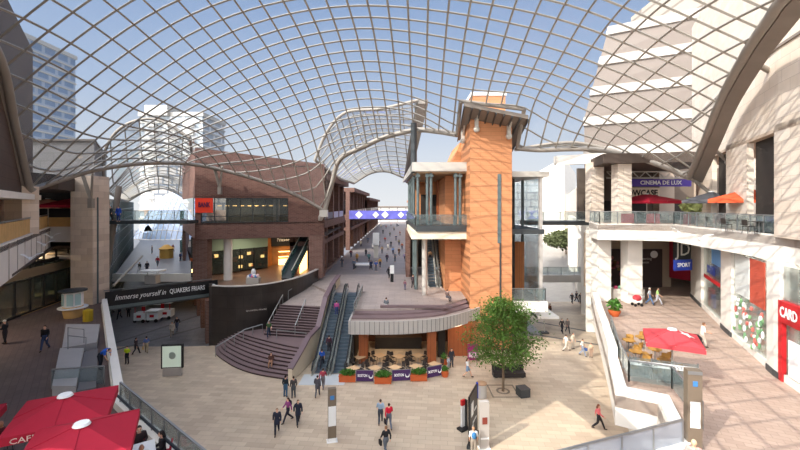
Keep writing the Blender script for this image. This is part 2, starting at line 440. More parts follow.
# --- street roofs beyond
cr = thing('glass_roof', (-4, 65, 18), 'curved glass canopy over the central street, behind the middle arch', 'roof')
cnear = [(-11.2, 52.6, 20.4), (-9.5, 52, 24.0), (-6.8, 50.5, 26.2), (-2.5, 49.5, 26.4), (2.2, 48.5, 27.2)]
cright = [(2.2, 48.5, 27.2), (1.6, 60, 24), (0.9, 76, 19.6)]
cfar = [(0.9, 76, 19.6), (-2.4, 77, 20.9), (-5.6, 77, 20.6), (-8.8, 76, 18.6)]
cleft = [(-8.8, 76, 18.6), (-10.2, 64, 19.0), (-11.2, 52.6, 20.4)]
gridshell(cr, [cnear, cright, cfar, cleft], [(-4, 62, 24.2), (-4, 56, 25.4)], 1.6, math.radians(-3), .07, .2, M['rib'], M['roofglass'], origin=(-4, 60), ext=40)
MB().sheet([[(2.2, 48.5, 27.3), (1.6, 60, 24.1), (0.9, 76, 19.7)], [(3.4, 48.5, 27.3), (2.8, 60, 24.1), (1.9, 76, 19.7)]], .5).build('gutter', M['beam'], cr)
lr = thing('glass_roof', (-42, 66, 15), 'curved glass canopy over the left street, beyond the banner bridge', 'roof')
lnear = [(-38.5, 52, 16.5), (-37.6, 51, 21.4), (-34.5, 50, 24.4), (-30.5, 50, 25.2), (-26.5, 50.5, 23.0)]
lright = [(-26.5, 50.5, 23.0), (-33, 64, 19), (-41.5, 80, 14.5)]
lfar = [(-41.5, 80, 14.5), (-46, 81, 17.6), (-51, 81, 17.4), (-54.5, 80, 15.2)]
lleft = [(-54.5, 80, 15.2), (-46.5, 66, 15.6), (-38.5, 52, 16.5)]
gridshell(lr, [lnear, lright, lfar, lleft], [(-37, 58, 21.6), (-43, 70, 19.6)], 1.6, math.radians(30), .07, .18, M['rib'], M['roofglass'], origin=(-40, 66), ext=50)
rr_ = thing('glass_roof', (20, 50, 18), 'curved glass canopy over the right street, behind the right arch', 'roof')
rnear = [(12.6, 43.5, 20.6), (16.5, 42, 21), (19.5, 41.5, 20.8), (24.5, 40.5, 19.2)]
rright = [(24.5, 40.5, 19.2), (28, 52, 21), (33, 66, 22.5)]
rfar = [(33, 66, 22.5), (27, 67, 24.6), (20, 66, 23.6)]
rleft = [(20, 66, 23.6), (15.6, 54, 21.9), (12.6, 43.5, 20.6)]
gridshell(rr_, [rnear, rright, rfar, rleft], [(22, 54, 23.0)], 1.6, math.radians(-22), .06, .16, M['rib'], M['roofglass'], origin=(22, 54), ext=40)
# ------------------------------------------------------------------ ground, decks, parapets
struct(MB().prism([(-60, -12), (60, -12), (60, 60), (16, 60), (16, 44.5), (-22, 41), (-60, 41)], -0.4, 0).build('floor', M['paving'], base=(0, 0, 0)))
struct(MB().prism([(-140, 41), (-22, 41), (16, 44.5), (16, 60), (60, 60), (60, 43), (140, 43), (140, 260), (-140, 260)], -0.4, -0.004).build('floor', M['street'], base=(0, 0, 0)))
sl = mat('dark_paving_bands', (92, 88, 88), 0.4)
for a, b in ((G(108, 352), G(205, 326)), (G(115, 343), G(200, 315)), (G(525, 333), G(600, 345)), (G(536, 322), G(598, 333))):
    d = (b - a).normalized(); n = Vector((-d.y, d.x, 0)) * .18
    struct(MB().prism([a - n, b - n, b + n, a + n], -0.01, 0.012).build('trim_1', sl, base=(0, 0, 0)))
# left first floor deck, near walkway and right terrace, one connected level
EL = [(-27.4, 37.4), (-13.06, 19), (-6.2, 13.4)]
ER = [(10.95, 15.9), (12.3, 19.1), (10.75, 20), (12.5, 24), (14.6, 29), (16.3, 33.2), (18.8, 39.1)]
left_deck = [(-60, -4), (-6.2, -4)] + [(-6.2, 13.4), (-13.06, 19), (-27.4, 37.4), (-31, 44), (-60, 44)]
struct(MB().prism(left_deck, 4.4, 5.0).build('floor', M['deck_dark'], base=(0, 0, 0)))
struct(MB().prism([(-6.2, -4), (6, -4), (6, 12.6), (0, 11.6), (-6.2, 13.4)], 4.4, 5.0).build('floor', M['deck_mid'], base=(0, 0, 0)))
right_deck = [(6, -4), (48, -4), (48, 60), (30, 60), (21.0, 44), (18.8, 39.1), (16.3, 33.2), (14.6, 29), (12.5, 24), (10.75, 20), (12.3, 19.1), (10.95, 15.9), (6, 12.6)]
struct(MB().prism(right_deck, 4.4, 5.0).build('floor', M['terrace'], base=(0, 0, 0)))
def parapet(pts, z0, z1, t, m, inset=0.0, name='trim_2'):
    P = [Vector((p[0], p[1])) for p in pts]; n = len(P); A = []; B = []
    for i in range(n):
        d0 = (P[i] - P[i - 1]).normalized() if i else (P[1] - P[0]).normalized()
        d1 = (P[i + 1] - P[i]).normalized() if i < n - 1 else d0
        d = (d0 + d1).normalized(); nn = Vector((-d.y, d.x)); k = 1 / max(.35, nn.dot(Vector((-d1.y, d1.x))))
        A.append(P[i] + nn * inset * k); B.append(P[i] + nn * (inset + t) * k)
    o = MB()
    for i in range(n - 1): o.prism([A[i], A[i + 1], B[i + 1], B[i]], z0, z1)
    return struct(o.build(name, m, base=(0, 0, 0)))
parapet([(-6.2, 13.4), (-13.06, 19), (-27.4, 37.4)], 3.7, 5.35, .45, M['white'], 0, 'trim_2')
parapet([(-13.4, 19.4), (-27.4, 37.4)], 5.35, 5.75, .4, M['white'], 0, 'trim_3')
for nm, z in (('trim_4', 3.5),):
    parapet([(6, 12.6), (10.95, 15.9), (12.3, 19.1), (10.75, 20), (12.5, 24), (14.6, 29), (16.3, 33.2), (18.8, 39.1), (21.0, 44)], z, 5.32, .55, M['white'], -.55, nm)
    parapet([(12.5, 24), (14.6, 29), (16.3, 33.2), (18.8, 39.1)], 5.32, 6.0, .5, M['white'], -.5, 'trim_5')
    parapet([(-6.2, 13.4), (0, 11.6), (6, 12.6)], z, 5.3, .4, M['white'], 0, 'trim_6')
# walls under the left deck and right terrace
struct(MB().wall((-30, 38), (-16, 19), 0, 4.4, .3).build('wall_left', M['stone_left'], base=(0, 0, 0)))
wu = [(12.4, 14.0), (13.6, 19.6), (12.6, 20.6), (15, 26), (17, 31), (19.5, 37), (23, 44), (32, 60)]
b = MB()
for i in range(len(wu) - 1): b.wall(wu[i], wu[i + 1], 0, 4.4, .3)
struct(b.build('wall_right', M['white'], base=(0, 0, 0)))
struct(MB().bb(11.9, 18.2, 0, 12.6, 19.0, 3.6).build('trim_7', M['black'], base=(0, 0, 0)))
struct(MB().bb(-60, -5, 0, 60, -4.6, 12).build('wall_back', M['stone_left'], base=(0, 0, 0)))

# --- central raised street and plateau over the cafe
ZC = 4.6
front = [(-4.4, 35.2), (-.26, 35.2), (3.3, 36.1), (6.0, 38.1), (8, 40.2)]
fr = smoothc([(*p, 0) for p in front], 5)
# three curved tiers: outer rim, two seating steps, then the main floor
def offs(k): return [Vector((p.x - (0.15 * k if p.x > 5 else 0), p.y + k, 0)) for p in fr]
for i, (k, z) in enumerate(((0.0, 4.12), (1.1, 4.28), (2.0, 4.44), (2.9, 4.6))):
    c = offs(k); poly = [(p.x, p.y) for p in c] + [(8.6, 47), (-4.4, 47)]
    if i == 3: poly = [(p.x, p.y) for p in c] + [(8.6, 47), (-4.4, 47)]
    struct(MB().prism(poly, 3.6, z).build('floor', M['stair'] if 0 < i < 3 else M['deck_mid'], base=(0, 0, 0)))
fas = MB()
for i in range(len(fr) - 1): fas.wall(fr[i], fr[i + 1], 3.15, 4.3, .14, -1)
fas.wall((-4.4, 35.2), (-4.4, 38), 3.15, 4.3, .14, 1)
struct(fas.build('trim_8', M['fascia'], base=(0, 0, 0)))
sm = MB()
for p in resample(fr, 34): sm.box((p.x + .03, p.y - .15, 3.72), (.03, .03, 1.15))
struct(sm.build('trim_9', M['charcoal'], base=(0, 0, 0)))
struct(MB().prism([(-4.4, 45), (-4.4, 47), (14.8, 47), (14.8, 52), (7, 57), (-11, 57), (-11, 50), (-7.6, 45)], 3.9, ZC).build('floor', M['deck_mid'], base=(0, 0, 0)))
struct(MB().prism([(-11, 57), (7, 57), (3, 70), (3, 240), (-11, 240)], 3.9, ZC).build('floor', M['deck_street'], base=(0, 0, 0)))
struct(MB().prism([(7, 40.5), (14.8, 40.5), (14.8, 47), (7, 47)], 3.9, ZC).build('floor', M['deck_mid'], base=(0, 0, 0)))
struct(MB().bb(11.2, 40.3, 3.7, 14.9, 40.6, 4.75).build('trim_10', M['white'], base=(0, 0, 0)))
struct(MB().prism([(-12.6, 42.6), (-7.5, 41.8), (-7.6, 45), (-7.6, 52), (-11.0, 52)], 3.2, [3.9, 3.9, 4.2, 4.6, 4.6]).build('floor', M['deck_mid'], base=(0, 0, 0)))
# left street upper deck
struct(MB().prism([(-38.6, 54), (-28.0, 54), (-58, 108), (-80, 150), (-100, 150), (-70, 108)], 4.4, 5.0).build('floor', mat('silver_deck_paving', (112, 112, 118), 0.4, noise=(.6, .1)), base=(0, 0, 0)))
struct(MB().bb(-38.6, 53.7, 4.2, -28.0, 54.0, 5.25).build('trim_11', M['white'], base=(0, 0, 0)))

# --- grand stairs
stairs = thing('grand_staircase', (-13, 38, 0), 'broad curved plum brown stone staircase beside the black granite wall', 'staircase')
B0 = smoothc([(-18.9, 40.9, 0), (-17.9, 38.9, 0), (-16.4, 37.2, 0), (-14.4, 35.4, 0), (-12.2, 34.1, 0), (-9.3, 33.1, 0)], 5)
B1 = smoothc([(-17.4, 41.6, 0), (-15.8, 40.4, 0), (-14.2, 39.3, 0), (-12.4, 38.2, 0), (-10.6, 37.2, 0), (-8.8, 36.4, 0)], 5)
back = [(-7.9, 41.6), (-12.4, 42.6), (-13.6, 41.8), (-17.4, 42.2)]
nS = 9
for i in range(nS):
    t = i / (nS - 1) if nS > 1 else 0
    cur = [a.lerp(b_, t) for a, b_ in zip(B0, B1)]
    z = 1.5 * (i + 1) / nS
    poly = [(p.x, p.y) for p in cur] + back
    MB().prism(poly, max(0, z - 1.5 / nS) if i else 0, z - .02).build('step', M['nosing'], stairs)
    o = MB(); w_ = 0.5 if i < nS - 1 else 2.9
    nxt = [a.lerp(b_, min(1.0, t + 1 / (nS - 1))) for a, b_ in zip(B0, B1)] if i < nS - 1 else None
    if nxt: o.sheet([[Vector((p.x, p.y - .04, z)) for p in cur], [Vector((p.x, p.y, z)) for p in nxt]], .04)
    else: o.prism([(p.x, p.y - .04) for p in cur] + back, z - .04, z)
    o.build('tread', M['stair'], stairs)
U0 = [(-13.6, 40.0), (-8.5, 39.0)]; U1 = [(-12.7, 42.8), (-7.9, 41.6)]
nU = 12
for i in range(nU):
    t = i / nU; a = Vector(U0[0]).lerp(Vector(U1[0]), t); b_ = Vector(U0[1]).lerp(Vector(U1[1]), t); z = 1.5 + 2.4 * (i + 1) / nU
    a2 = Vector(U0[0]).lerp(Vector(U1[0]), t + 1 / nU); b2 = Vector(U0[1]).lerp(Vector(U1[1]), t + 1 / nU)
    MB().prism([a, b_, (-7.75, 42.2), (-12.6, 43.2)], 1.5, z - .03).build('step', M['nosing'], stairs)
    MB().prism([a + Vector((0, -.04)), b_ + Vector((0, -.04)), b2, a2], z - .03, z).build('tread', M['stair'], stairs)
# solid balustrade between stairs and escalators
bp = [(-9.05, 32.9, 1.0), (-8.65, 34.8, 1.8), (-8.35, 36.5, 2.5), (-8.0, 39.0, 2.6), (-7.75, 41.6, 4.9), (-7.65, 45.2, 5.6), (-7.65, 50, 5.75)]
o = MB(); oc = MB()
for a, b_ in zip(bp, bp[1:]):
    d = (Vector(b_) - Vector(a)); n = Vector((-d.y, d.x)).normalized() * .17
    o.prism([(a[0] - n.x, a[1] - n.y), (b_[0] - n.x, b_[1] - n.y), (b_[0] + n.x, b_[1] + n.y), (a[0] + n.x, a[1] + n.y)], 0, [a[2], b_[2], b_[2], a[2]])
    oc.bar(a, b_, .5, .16)
struct(o.build('wall_staircase', mat('cream_wall', (214, 200, 176), .7, noise=(1, .04)), base=(0, 0, 0)))
oc.build('coping', mat('plum_coping', (112, 92, 96), .5), stairs)
def handrail(pts, h=.95, posts=True, n=6, parent=stairs, m=None):
    m = m or M['rail']; top = [Vector(p) + Vector((0, 0, h)) for p in pts]
    o = MB().tube(top, .045, 6)
    for p in resample(pts, n): o.tube([p, p + Vector((0, 0, h))], .035, 6)
    o.build('handrail', m, parent)
handrail([(-17.6, 38.2, 0), (-15.4, 39.7, 1.2), (-13.9, 40.4, 1.5)], n=6)
handrail([(-13.4, 40.2, 1.5), (-12.6, 43.0, 3.9)], n=6)
handrail([(-12.4, 44.4, 4.0), (-11.3, 50, 4.55), (-10.6, 53, 4.6)], n=6)
handrail([(-12.0, 38.9, 1.5), (-8.9, 37.9, 1.5)], n=2, h=.85)
handrail([(-10.4, 39.6, 1.7), (-9.9, 42, 3.8)], n=5, h=.85)

# --- black granite curved wall under the brick building
bw = [(-19.4, 41.3), (-16.9, 41.0), (-14.5, 42.0), (-12.6, 44.4), (-11.5, 47.5), (-10.7, 52.4)]
bws = smoothc([(*p, 0) for p in bw], 5)
o = MB()
for a, b_ in zip(bws, bws[1:]): o.wall(a, b_, 0, 6.1, .3, 1)
o.wall((-19.4, 41.3), (-20.2, 43.0), 0, 6.1, .3, 1)
struct(o.build('wall_granite', M['blackwall'], base=(0, 0, 0)))
o = MB()
for a, b_ in zip(bws, bws[1:]): o.bar((a.x, a.y + .15, 6.14), (b_.x, b_.y + .15, 6.14), .42, .08)
struct(o.build('trim_12', M['fascia'], base=(0, 0, 0)))
tx = thing('wall_lettering', (-15, 41.3, 3.6), 'small silver lettering strip on the black granite wall', 'sign')
text('lettering', 'QUAKERS FRIARS', .22, (-14.9, 41.5, 3.6), tx, M['steel'], rz=.40, width=2.0)

# ------------------------------------------------------------------ escalators
def escalator(name, x0, y0, z0, y1, z1, w, label, parent_x1=None, m_side=None):
    x1 = parent_x1 if parent_x1 is not None else x0
    e = thing(name, (x0, y0, z0), label, 'escalator', None)
    L_ = y1 - y0; n = max(8, int(L_ / .4))
    st = MB()
    for i in range(n):
        t = (i + .5) / n; z = z0 + (z1 - z0) * min(1, max(0, (t - .08) / .84)); st.box((x0 + (x1 - x0) * t, y0 + L_ * t, z - .1), (w - .5, L_ / n * .98, .25))
    st.build('steps', mat('escalator_step_metal', (96, 108, 118), .4, .4, stripe=(1, 2.5, .5)), e)
    def zz(t): return z0 + (z1 - z0) * min(1, max(0, (t - .08) / .84))
    for s in (-1, 1):
        pts = [Vector((x0 + (x1 - x0) * t + s * (w / 2 - .12), y0 + L_ * t, zz(t))) for t in [i / 12 for i in range(13)]]
        pts = [pts[0] + Vector((0, -.6, 0))] + pts + [pts[-1] + Vector((0, .6, 0))]
        k = MB(); k.sheet([[p + Vector((-.09, 0, .15)) for p in pts], [p + Vector((.09, 0, .15)) for p in pts]], .55); k.build('skirt', m_side or M['steel'], e)
        g = MB(); g.sheet([[p + Vector((0, 0, .15)) for p in pts], [p + Vector((0, 0, .95)) for p in pts]], .02, off=(.02, 0, 0)); g.build('side_glass', M['glass'], e)
        MB().tube([p + Vector((0, 0, .5)) if i in (0, len(pts) - 1) else p + Vector((0, 0, 1.0)) for i, p in enumerate(pts)], .07, 6, ref=None).build('handrail', M['black'] if m_side is None else M['rail'], e)
    return e
escalator('escalator', -6.85, 34.4, 0, 45.2, ZC, 1.5, 'long escalator nearest the grand stairs, rising from the square', -6.75)
escalator('escalator', -5.3, 34.4, 0, 45.2, ZC, 1.5, 'long escalator beside the cafe terrace, right of its twin', -5.3)
struct(MB().bb(-8.2, 32.2, 0, -4.5, 34.2, .03).build('trim_13', mat('pale_landing_plate', (196, 200, 202), .4), base=(0, 0, 0)))
LAMPS = []
def bldg(name, loc, label, cat='building', group=None): return thing(name, loc, label, cat, group)
def facing(p, q):
    d = Vector((q[0] - p[0], q[1] - p[1])); return math.atan2(d.y, d.x)
def balustrade(pts, z, h, root, every=1.4, post=.03, m=None, glassm=None, rail_r=.035):
    """glass balustrade as three kinds of part"""
    m = m or M['rail']; P = [Vector((p[0], p[1], z)) for p in pts]; L_ = sum((b - a).length for a, b in zip(P, P[1:]))
    g = MB(); r = MB()
    for a, b in zip(P, P[1:]):
        g.wall(a, b, z + .08, z + h - .05, .02); r.bar(a + Vector((0, 0, h)), b + Vector((0, 0, h)), rail_r * 2)
        n = max(1, int((b - a).length / every))
        for i in range(n + 1):
            p = a.lerp(b, i / n); MB().box((p.x, p.y, z + h / 2), (post * 2, post * 2, h)).build('post', m, root)
    g.build('glass_panel', glassm or M['glass'], root); r.build('handrail', m, root)
# ------------------------------------------------------------------ left gallery building
lb = bldg('gallery_building', (-34, 34, 5), 'stone-faced gallery building on the far left with shops and an upper cafe deck')
e2 = [(-12, 8.7), (-20.8, 20.8), (-34, 38.9)]
MB().prism([(-60, 8.7), (-12, 8.7), (-20.8, 20.8), (-34, 38.9), (-31, 39.0), (-33.6, 44), (-60, 44)], 12.0, 12.3).build('upper_floor', M['deck_dark'], lb)
o = MB(); o.wall(e2[0], e2[1], 10.25, 12.4, .3, 1); o.wall(e2[1], e2[2], 10.25, 12.4, .3, 1); o.wall((-34, 38.9), (-31, 38.9), 10.9, 12.4, .3, 1)
o.build('fascia', mat('pale_fascia_stone', (226, 220, 212), .7, noise=(1, .04)), lb)
for t in (.1, .22, .34, .46, .58, .7, .82, .94):
    p = Vector((-20.8, 20.8)).lerp(Vector((-34, 38.9)), t); MB().box((p.x + .02, p.y + .0, 11.3), (.03, .03, 2.1), .7).build('fascia_joint', M['gutter'], lb)
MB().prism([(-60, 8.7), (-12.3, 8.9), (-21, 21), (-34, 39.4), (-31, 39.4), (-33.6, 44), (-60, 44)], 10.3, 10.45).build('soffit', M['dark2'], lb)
MB().bb(-31.3, 38.0, 5.0, -29.2, 40.2, 17.3).build('pillar', M['stone_left'], lb)
MB().bb(-28.9, 29.2, 12.3, -27.6, 30.6, 15.9).build('pillar', M['stone_left'], lb)
for x, y in ((-27.0, 23.5),): MB().bb(x - .6, y - .6, 5, x + .6, y + .6, 10.3).build('pillar', M['stone_left'], lb)
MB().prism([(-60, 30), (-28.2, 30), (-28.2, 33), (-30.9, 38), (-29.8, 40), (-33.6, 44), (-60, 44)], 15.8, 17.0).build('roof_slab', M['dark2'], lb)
MB().bb(-60, 43.8, 5, -33.6, 44.2, 17).build('wall', M['dark'], lb)
ub = MB().prism([(-70, 44.5), (-34.0, 44.5), (-44, 60), (-70, 60)], 17.0, 21.6).build('attic', mat('pale_grey_cladding', (146, 142, 138), .7, brick=(3.0, .9, .03, (138, 134, 130), (118, 114, 110), 0.0), noise=(.8, .05)), lb)
MB().prism([(-70, 44.2), (-33.7, 44.2), (-43.8, 60), (-70, 60)], 21.6, 21.8).build('coping', M['gutter'], lb)
# brown upper wall with its banner
MB().wall((-31.2, 33.4), (-18, 15.25), 15.3, 27.5, .4, 1).build('upper_wall', mat('dark_brown_cladding', (84, 66, 54), .7, brick=(2.4, .8, .02, (78, 60, 50), (58, 46, 38), 2.2), noise=(1, .08)), lb)
MB().prism([(-32, 33), (-29.6, 33.0), (-18.2, 17.2), (-20.5, 15.5)], 14.9, 15.3).build('canopy', M['white'], lb)
MB().wall((-33.2, 34.5), (-18, 13), 12.3, 15.0, .2, 1).build('wall', M['stone_left'], lb)
sg = thing('vertical_banner', (-28.4, 28.9, 16.2), 'tall maroon banner with pale vertical lettering on the brown far left wall', 'sign')
pp = Vector((-28.15, 28.5, 0)); dd = (Vector((-12, 7)) - Vector((-31.2, 33.4))).normalized(); rzb = math.atan2(dd.y, dd.x)
MB().box((pp.x + .35, pp.y + .1, 17.0), (1.5, .12, 3.2), rzb).build('cloth', mat('maroon_banner', (86, 24, 40), .8), sg)
for i, ch in enumerate('TORITA'):
    text('letter', ch, .5, (pp.x + .47, pp.y + .2, 18.3 - i * .5), sg, M['steel'], rz=rzb + PI)
# shop front
sf = thing('shop', (-33, 36, 5), 'dark glazed shop front under the left gallery with warm lights inside', 'shop')
sp = [(-34.2, 42.5), (-31.9, 31.7), (-29.5, 20), (-28, 9)]
for a, b in zip(sp, sp[1:]): MB().wall(a, b, 5.0, 9.2, .04).build('window_pane', M['shopglass'], sf)
fr_ = MB()
for a, b in zip(sp, sp[1:]):
    for i in range(7):
        p = Vector(a).lerp(Vector(b), i / 6); fr_.box((p.x, p.y, 7.6), (.12, .12, 5.2))
    fr_.bar((*a, 8.0), (*b, 8.0), .12).bar((*a, 5.1), (*b, 5.1), .15).bar((*a, 9.3), (*b, 9.3), .15, .3)
fr_.build('frame', M['black'], sf)
fs = MB()
for a, b in zip(sp, sp[1:]): fs.wall(a, b, 8.15, 8.9, .1, 1)
fs.build('fascia_panel', mat('tan_panel', (150, 130, 104), .6), sf)
MB().bb(-46, 8, 5, -45.6, 44, 10.3).build('back_wall', mat('brown_shop_wall', (150, 116, 84), .8, noise=(.7, .3)), sf)
lampy = MB()
for i in range(7):
    for j in range(3): lampy.box((-35.5 - j * 3, 20 + i * 3.4, 10.1), (.5, .5, .06))
lampy.build('ceiling_lamp', M['warmlamp'], sf)
MB().box((-33.3, 37, 5.02), (.9, 6, .03), .2).build('painted_light_wedge', mat('warm_light_tint', (190, 150, 100), .6), sf)  # thin slab coloured as a wedge of warm light on the floor
random.seed(3)
cols = [(60, 50, 46), (120, 70, 50), (150, 140, 128), (90, 96, 104), (170, 120, 70), (48, 40, 44)]
for i in range(16):
    x = -36.2 - (i % 3) * 2.1; y = 22 + i * 1.25
    c = cols[i % 6]
    k = thing('clothes_rack', (x, y, 5), 'clothes rail hung with garments inside the dark left shop front', 'clothes rack', 'clothes racks inside the left shop')
    b = MB()
    for q in range(7): b.box((x, y - .55 + q * .18, 6.15), (.45, .09, .85 + .12 * (q % 3)))
    b.build('garments', mat('garment_%d' % (i % 6), c, .9), k)
    MB().tube([(x, y - .7, 5), (x, y - .7, 6.65), (x, y + .7, 6.65), (x, y + .7, 5)], .025, 6).build('rail', M['rail'], k)
for i in range(4):
    LAMPS.append(((-37, 24 + i * 5, 9.9), 2.5, 420, (1, .78, .5)))
LAMPS += [((-29.5, 26, 10.1), 2, 200, (1, .85, .7))]
# timber balustrade
tb = thing('timber_balustrade', (-27, 29.8, 12.4), 'honey timber board balustrade along the upper left cafe deck', 'balustrade')
a0, a1 = Vector((-20.9, 20.6)), Vector((-34.1, 38.7))
n = 40
for i in range(n):
    p = a0.lerp(a1, (i + .06) / n); q = a0.lerp(a1, (i + .94) / n); MB().wall(p, q, 12.4, 13.45, .06).build('board', M['wood'], tb)
MB().wall((-34.1, 38.8), (-31.3, 38.8), 12.4, 13.3, .06).build('board', M['wood'], tb)
MB().wall((-20.9, 20.6), (-13, 9.9), 12.4, 13.45, .06).build('board', M['wood'], tb)
MB().bar((-13, 9.9, 13.55), (-34.1, 38.7, 13.55), .1, .08).build('handrail', M['rail'], tb)

# left street: glazed left side
LAMPS += [((-44, 54, 9.4), 3, 500, (.9, 1, .95)), ((-44, 54, 15), 3, 500, (.9, 1, .95))]
gl = bldg('glazed_shop_building', (-40, 60, 0), 'green glass walled building along the left side of the left street')
lw = [(-29.2, 38.6), (-38.8, 54), (-56, 82), (-72, 108)]
for a, b in zip(lw, lw[1:]): MB().wall(a, b, 0, 15.2, .06).build('glass_wall', M['teal'], gl)
o = MB()
for a, b in zip(lw, lw[1:]):
    L_ = (Vector(b) - Vector(a)).length; k = int(L_ / 2.2)
    for i in range(k + 1):
        p = Vector(a).lerp(Vector(b), i / k); o.box((p.x, p.y, 7.6), (.14, .14, 15.2))
    for z in (1.2, 3, 4.8, 6.6, 8.4, 10.2, 12, 13.8, 15.2): o.bar((*a, z), (*b, z), .14, .12)
o.build('mullions', M['green_steel'], gl)
o = MB()
for z in (4.8, 9.6): o.prism([(-30, 38.8), (-39.4, 54), (-72.5, 108), (-82, 108), (-48, 54), (-40, 40)], z - .4, z)
o.build('floor_slab', M['fascia'], gl)
MB().wall((-40, 40), (-84, 108), 0, 15.2, .3).build('inner_wall', mat('pale_green_wall', (190, 208, 202), .8, noise=(.4, .25)), gl)
MB().tube([at(107, 268, 46), at(119, 186, 46)], .32, 10).build('leaning_column', M['gutter'], gl, smooth=True)
MB().tube([at(113, 286, 47), at(142, 256, 52)], .14, 8).build('brace', M['steel'], gl)
# end of the left street: a bulging arched glass wall
ge = bldg('arched_glass_hall', (-66, 112, 5), 'arched pale glass hall closing the far end of the left street')
cx, w2, Y0 = -65.5, 9.6, 112
rows = []
for j in range(9):
    t = j / 8; row = []
    for i in range(15):
        u = -1 + 2 * i / 14; hh = 13.4 * math.sqrt(max(0, 1 - (u * .96) ** 2)) ; row.append((cx + w2 * u, Y0 + 6 * t - 3 * (1 - u * u) * (1 - t), 5 + hh * (1 - (1 - t) ** 1.6) if j else 5))
    rows.append(row)
MB().sheet(rows, .03, off=(0, .03, 0)).build('glass_wall', glass('blue_pale_glass', (176, 196, 226), .35, gl=1.2), ge)
o = MB()
for r in rows: o.tube(r, .1, 4)
for i in range(15): o.tube([r[i] for r in rows], .1, 4)
o.build('glazing_bars', M['steel'], ge)
MB().bb(-78, 122, 5, -52, 124, 13).build('back_wall', mat('pinkish_far_wall', (206, 178, 160), .8, noise=(.3, .2)), ge)
# bridges of the left street
b2 = thing('footbridge', (-29.3, 46, 12.3), 'slim dark upper footbridge with glass sides across the left street', 'footbridge')
MB().bb(-34.6, 45.4, 12.35, -24.0, 47.6, 12.75).build('deck', M['charcoal'], b2)
balustrade([(-34.6, 45.5), (-24.2, 45.5)], 12.75, 1.1, b2)
b3 = thing('banner_bridge', (-24, 40.6, 5), 'low footbridge with a long black lettered panel across the left street', 'footbridge')
pa, pb = Vector((-27.6, 37.4, 0)), Vector((-19.9, 43.6, 0)); dn = (pb - pa).normalized(); nn = Vector((-dn.y, dn.x, 0)); rzq = math.atan2(dn.y, dn.x)
MB().prism([pa, pb, pb + nn * 2.4, pa + nn * 2.4], 4.55, 4.95).build('deck', M['charcoal'], b3)
MB().wall(pa, pb, 5.0, 6.35, .1, -1).build('sign_panel', mat('black_sign_vinyl', (24, 24, 26), .5), b3)
MB().bar(pa + Vector((0, 0, 4.85)), pb + Vector((0, 0, 4.85)), .35, .3).build('girder', M['green_steel'], b3)
mid = (pa + pb) / 2 + Vector((0, 0, 5.7)) - nn * .13
text('lettering', 'Immerse yourself in', .72, mid - dn * 2.1, b3, M['purewhite'], rz=rzq, width=4.2, shear=.35)
text('lettering', 'QUAKERS FRIARS', .66, mid + dn * 2.0, b3, M['purewhite'], rz=rzq, width=3.3, bold=.01)
rc = mid + dn * 4.45
MB().tube([rc, rc - nn * .03], .3, 16).build('round_badge', M['purewhite'], b3)
text('arrow', '>', .5, rc - nn * .05, b3, M['black'], rz=rzq)
MB().bar(pa + nn * 2.3 + Vector((0, 0, 6.1)), pb + nn * 2.3 + Vector((0, 0, 6.1)), .08).build('rear_rail', M['rail'], b3)

# ------------------------------------------------------------------ brick building
bk = bldg('brick_building', (-18, 52, 5), 'large brown brick building with a long upper window over an open arcade')
A, B = Vector((-24.6, 48.0)), Vector((-10.0, 53.0))
def lp(t): return A.lerp(B, t)
def zt(t): return 21.4 + (19.9 - 21.4) * t
t1, t2 = .04, .70
MB().wall(A, B, 10.5, 12.3, .5, 1).build('wall', M['brick'], bk)
MB().wall(A - (B - A).normalized() * .0, B, 10.35, 10.55, .7, 1).build('wall_band', M['brick_plain'], bk)
def sl(a, b, z0, za, zb):
    p, q = lp(a), lp(b); d = (q - p).normalized(); nx = Vector((-d.y, d.x)) * .5
    return MB().prism([p, q, q + nx, p + nx], z0, [za, zb, zb, za])
sl(0, 1, 15.4, zt(0), zt(1)).build('wall', M['brick'], bk)
sl(0, t1, 12.3, 15.4, 15.4).build('wall', M['brick'], bk); sl(t2, 1, 12.3, 15.4, 15.4).build('wall', M['brick'], bk)
C2 = Vector((-37, 68))
MB().wall(A, C2, 10.4, 12.3, .5, -1).build('side_wall', M['brick'], bk)
MB().wall(A, C2, 15.4, 21.2, .5, -1).build('side_wall', M['brick'], bk)
MB().wall(A + (C2 - A) * .1, C2, 12.3, 15.4, .1, -1).build('side_window', M['teal'], bk)
MB().prism([A, B, (-11, 75), C2], 19.4, 19.6).build('roof', M['gutter'], bk)
# upper window
fw = MB()
for i in range(8):
    p = lp(t1 + (t2 - t1) * i / 7); fw.box((p.x, p.y + .2, 13.85), (.09, .09, 3.1))
for z in (12.35, 15.35, 13.1): fw.bar((lp(t1).x, lp(t1).y + .2, z), (lp(t2).x, lp(t2).y + .2, z), .08)
wf = fw.build('window_frame', M['charcoal'], bk)
p, q = lp(t1), lp(t2)
MB().wall((p.x, p.y + .25), (q.x, q.y + .25), 12.3, 15.4, .03).build('window_pane', glass('dark_window_glass', (90, 98, 92), .85, gl=1.0), wf)
MB().box((lp(.59).x, lp(.59).y + .8, 13.8), (.7, .5, 3)).build('inner_column', M['white'], bk)
MB().wall((p.x, p.y + 7), (q.x, q.y + 7), 12.3, 15.4, .2).build('room_wall', mat('dim_room_wall', (84, 84, 74), .8, noise=(.5, .3)), bk)
MB().prism([A, B, (-12, 62), (-27, 56)], 12.1, 12.3).build('room_floor', M['dark'], bk)
MB().prism([A, B, (-12, 62), (-27, 56)], 15.5, 15.6).build('room_ceiling', M['dark2'], bk)
la = MB()
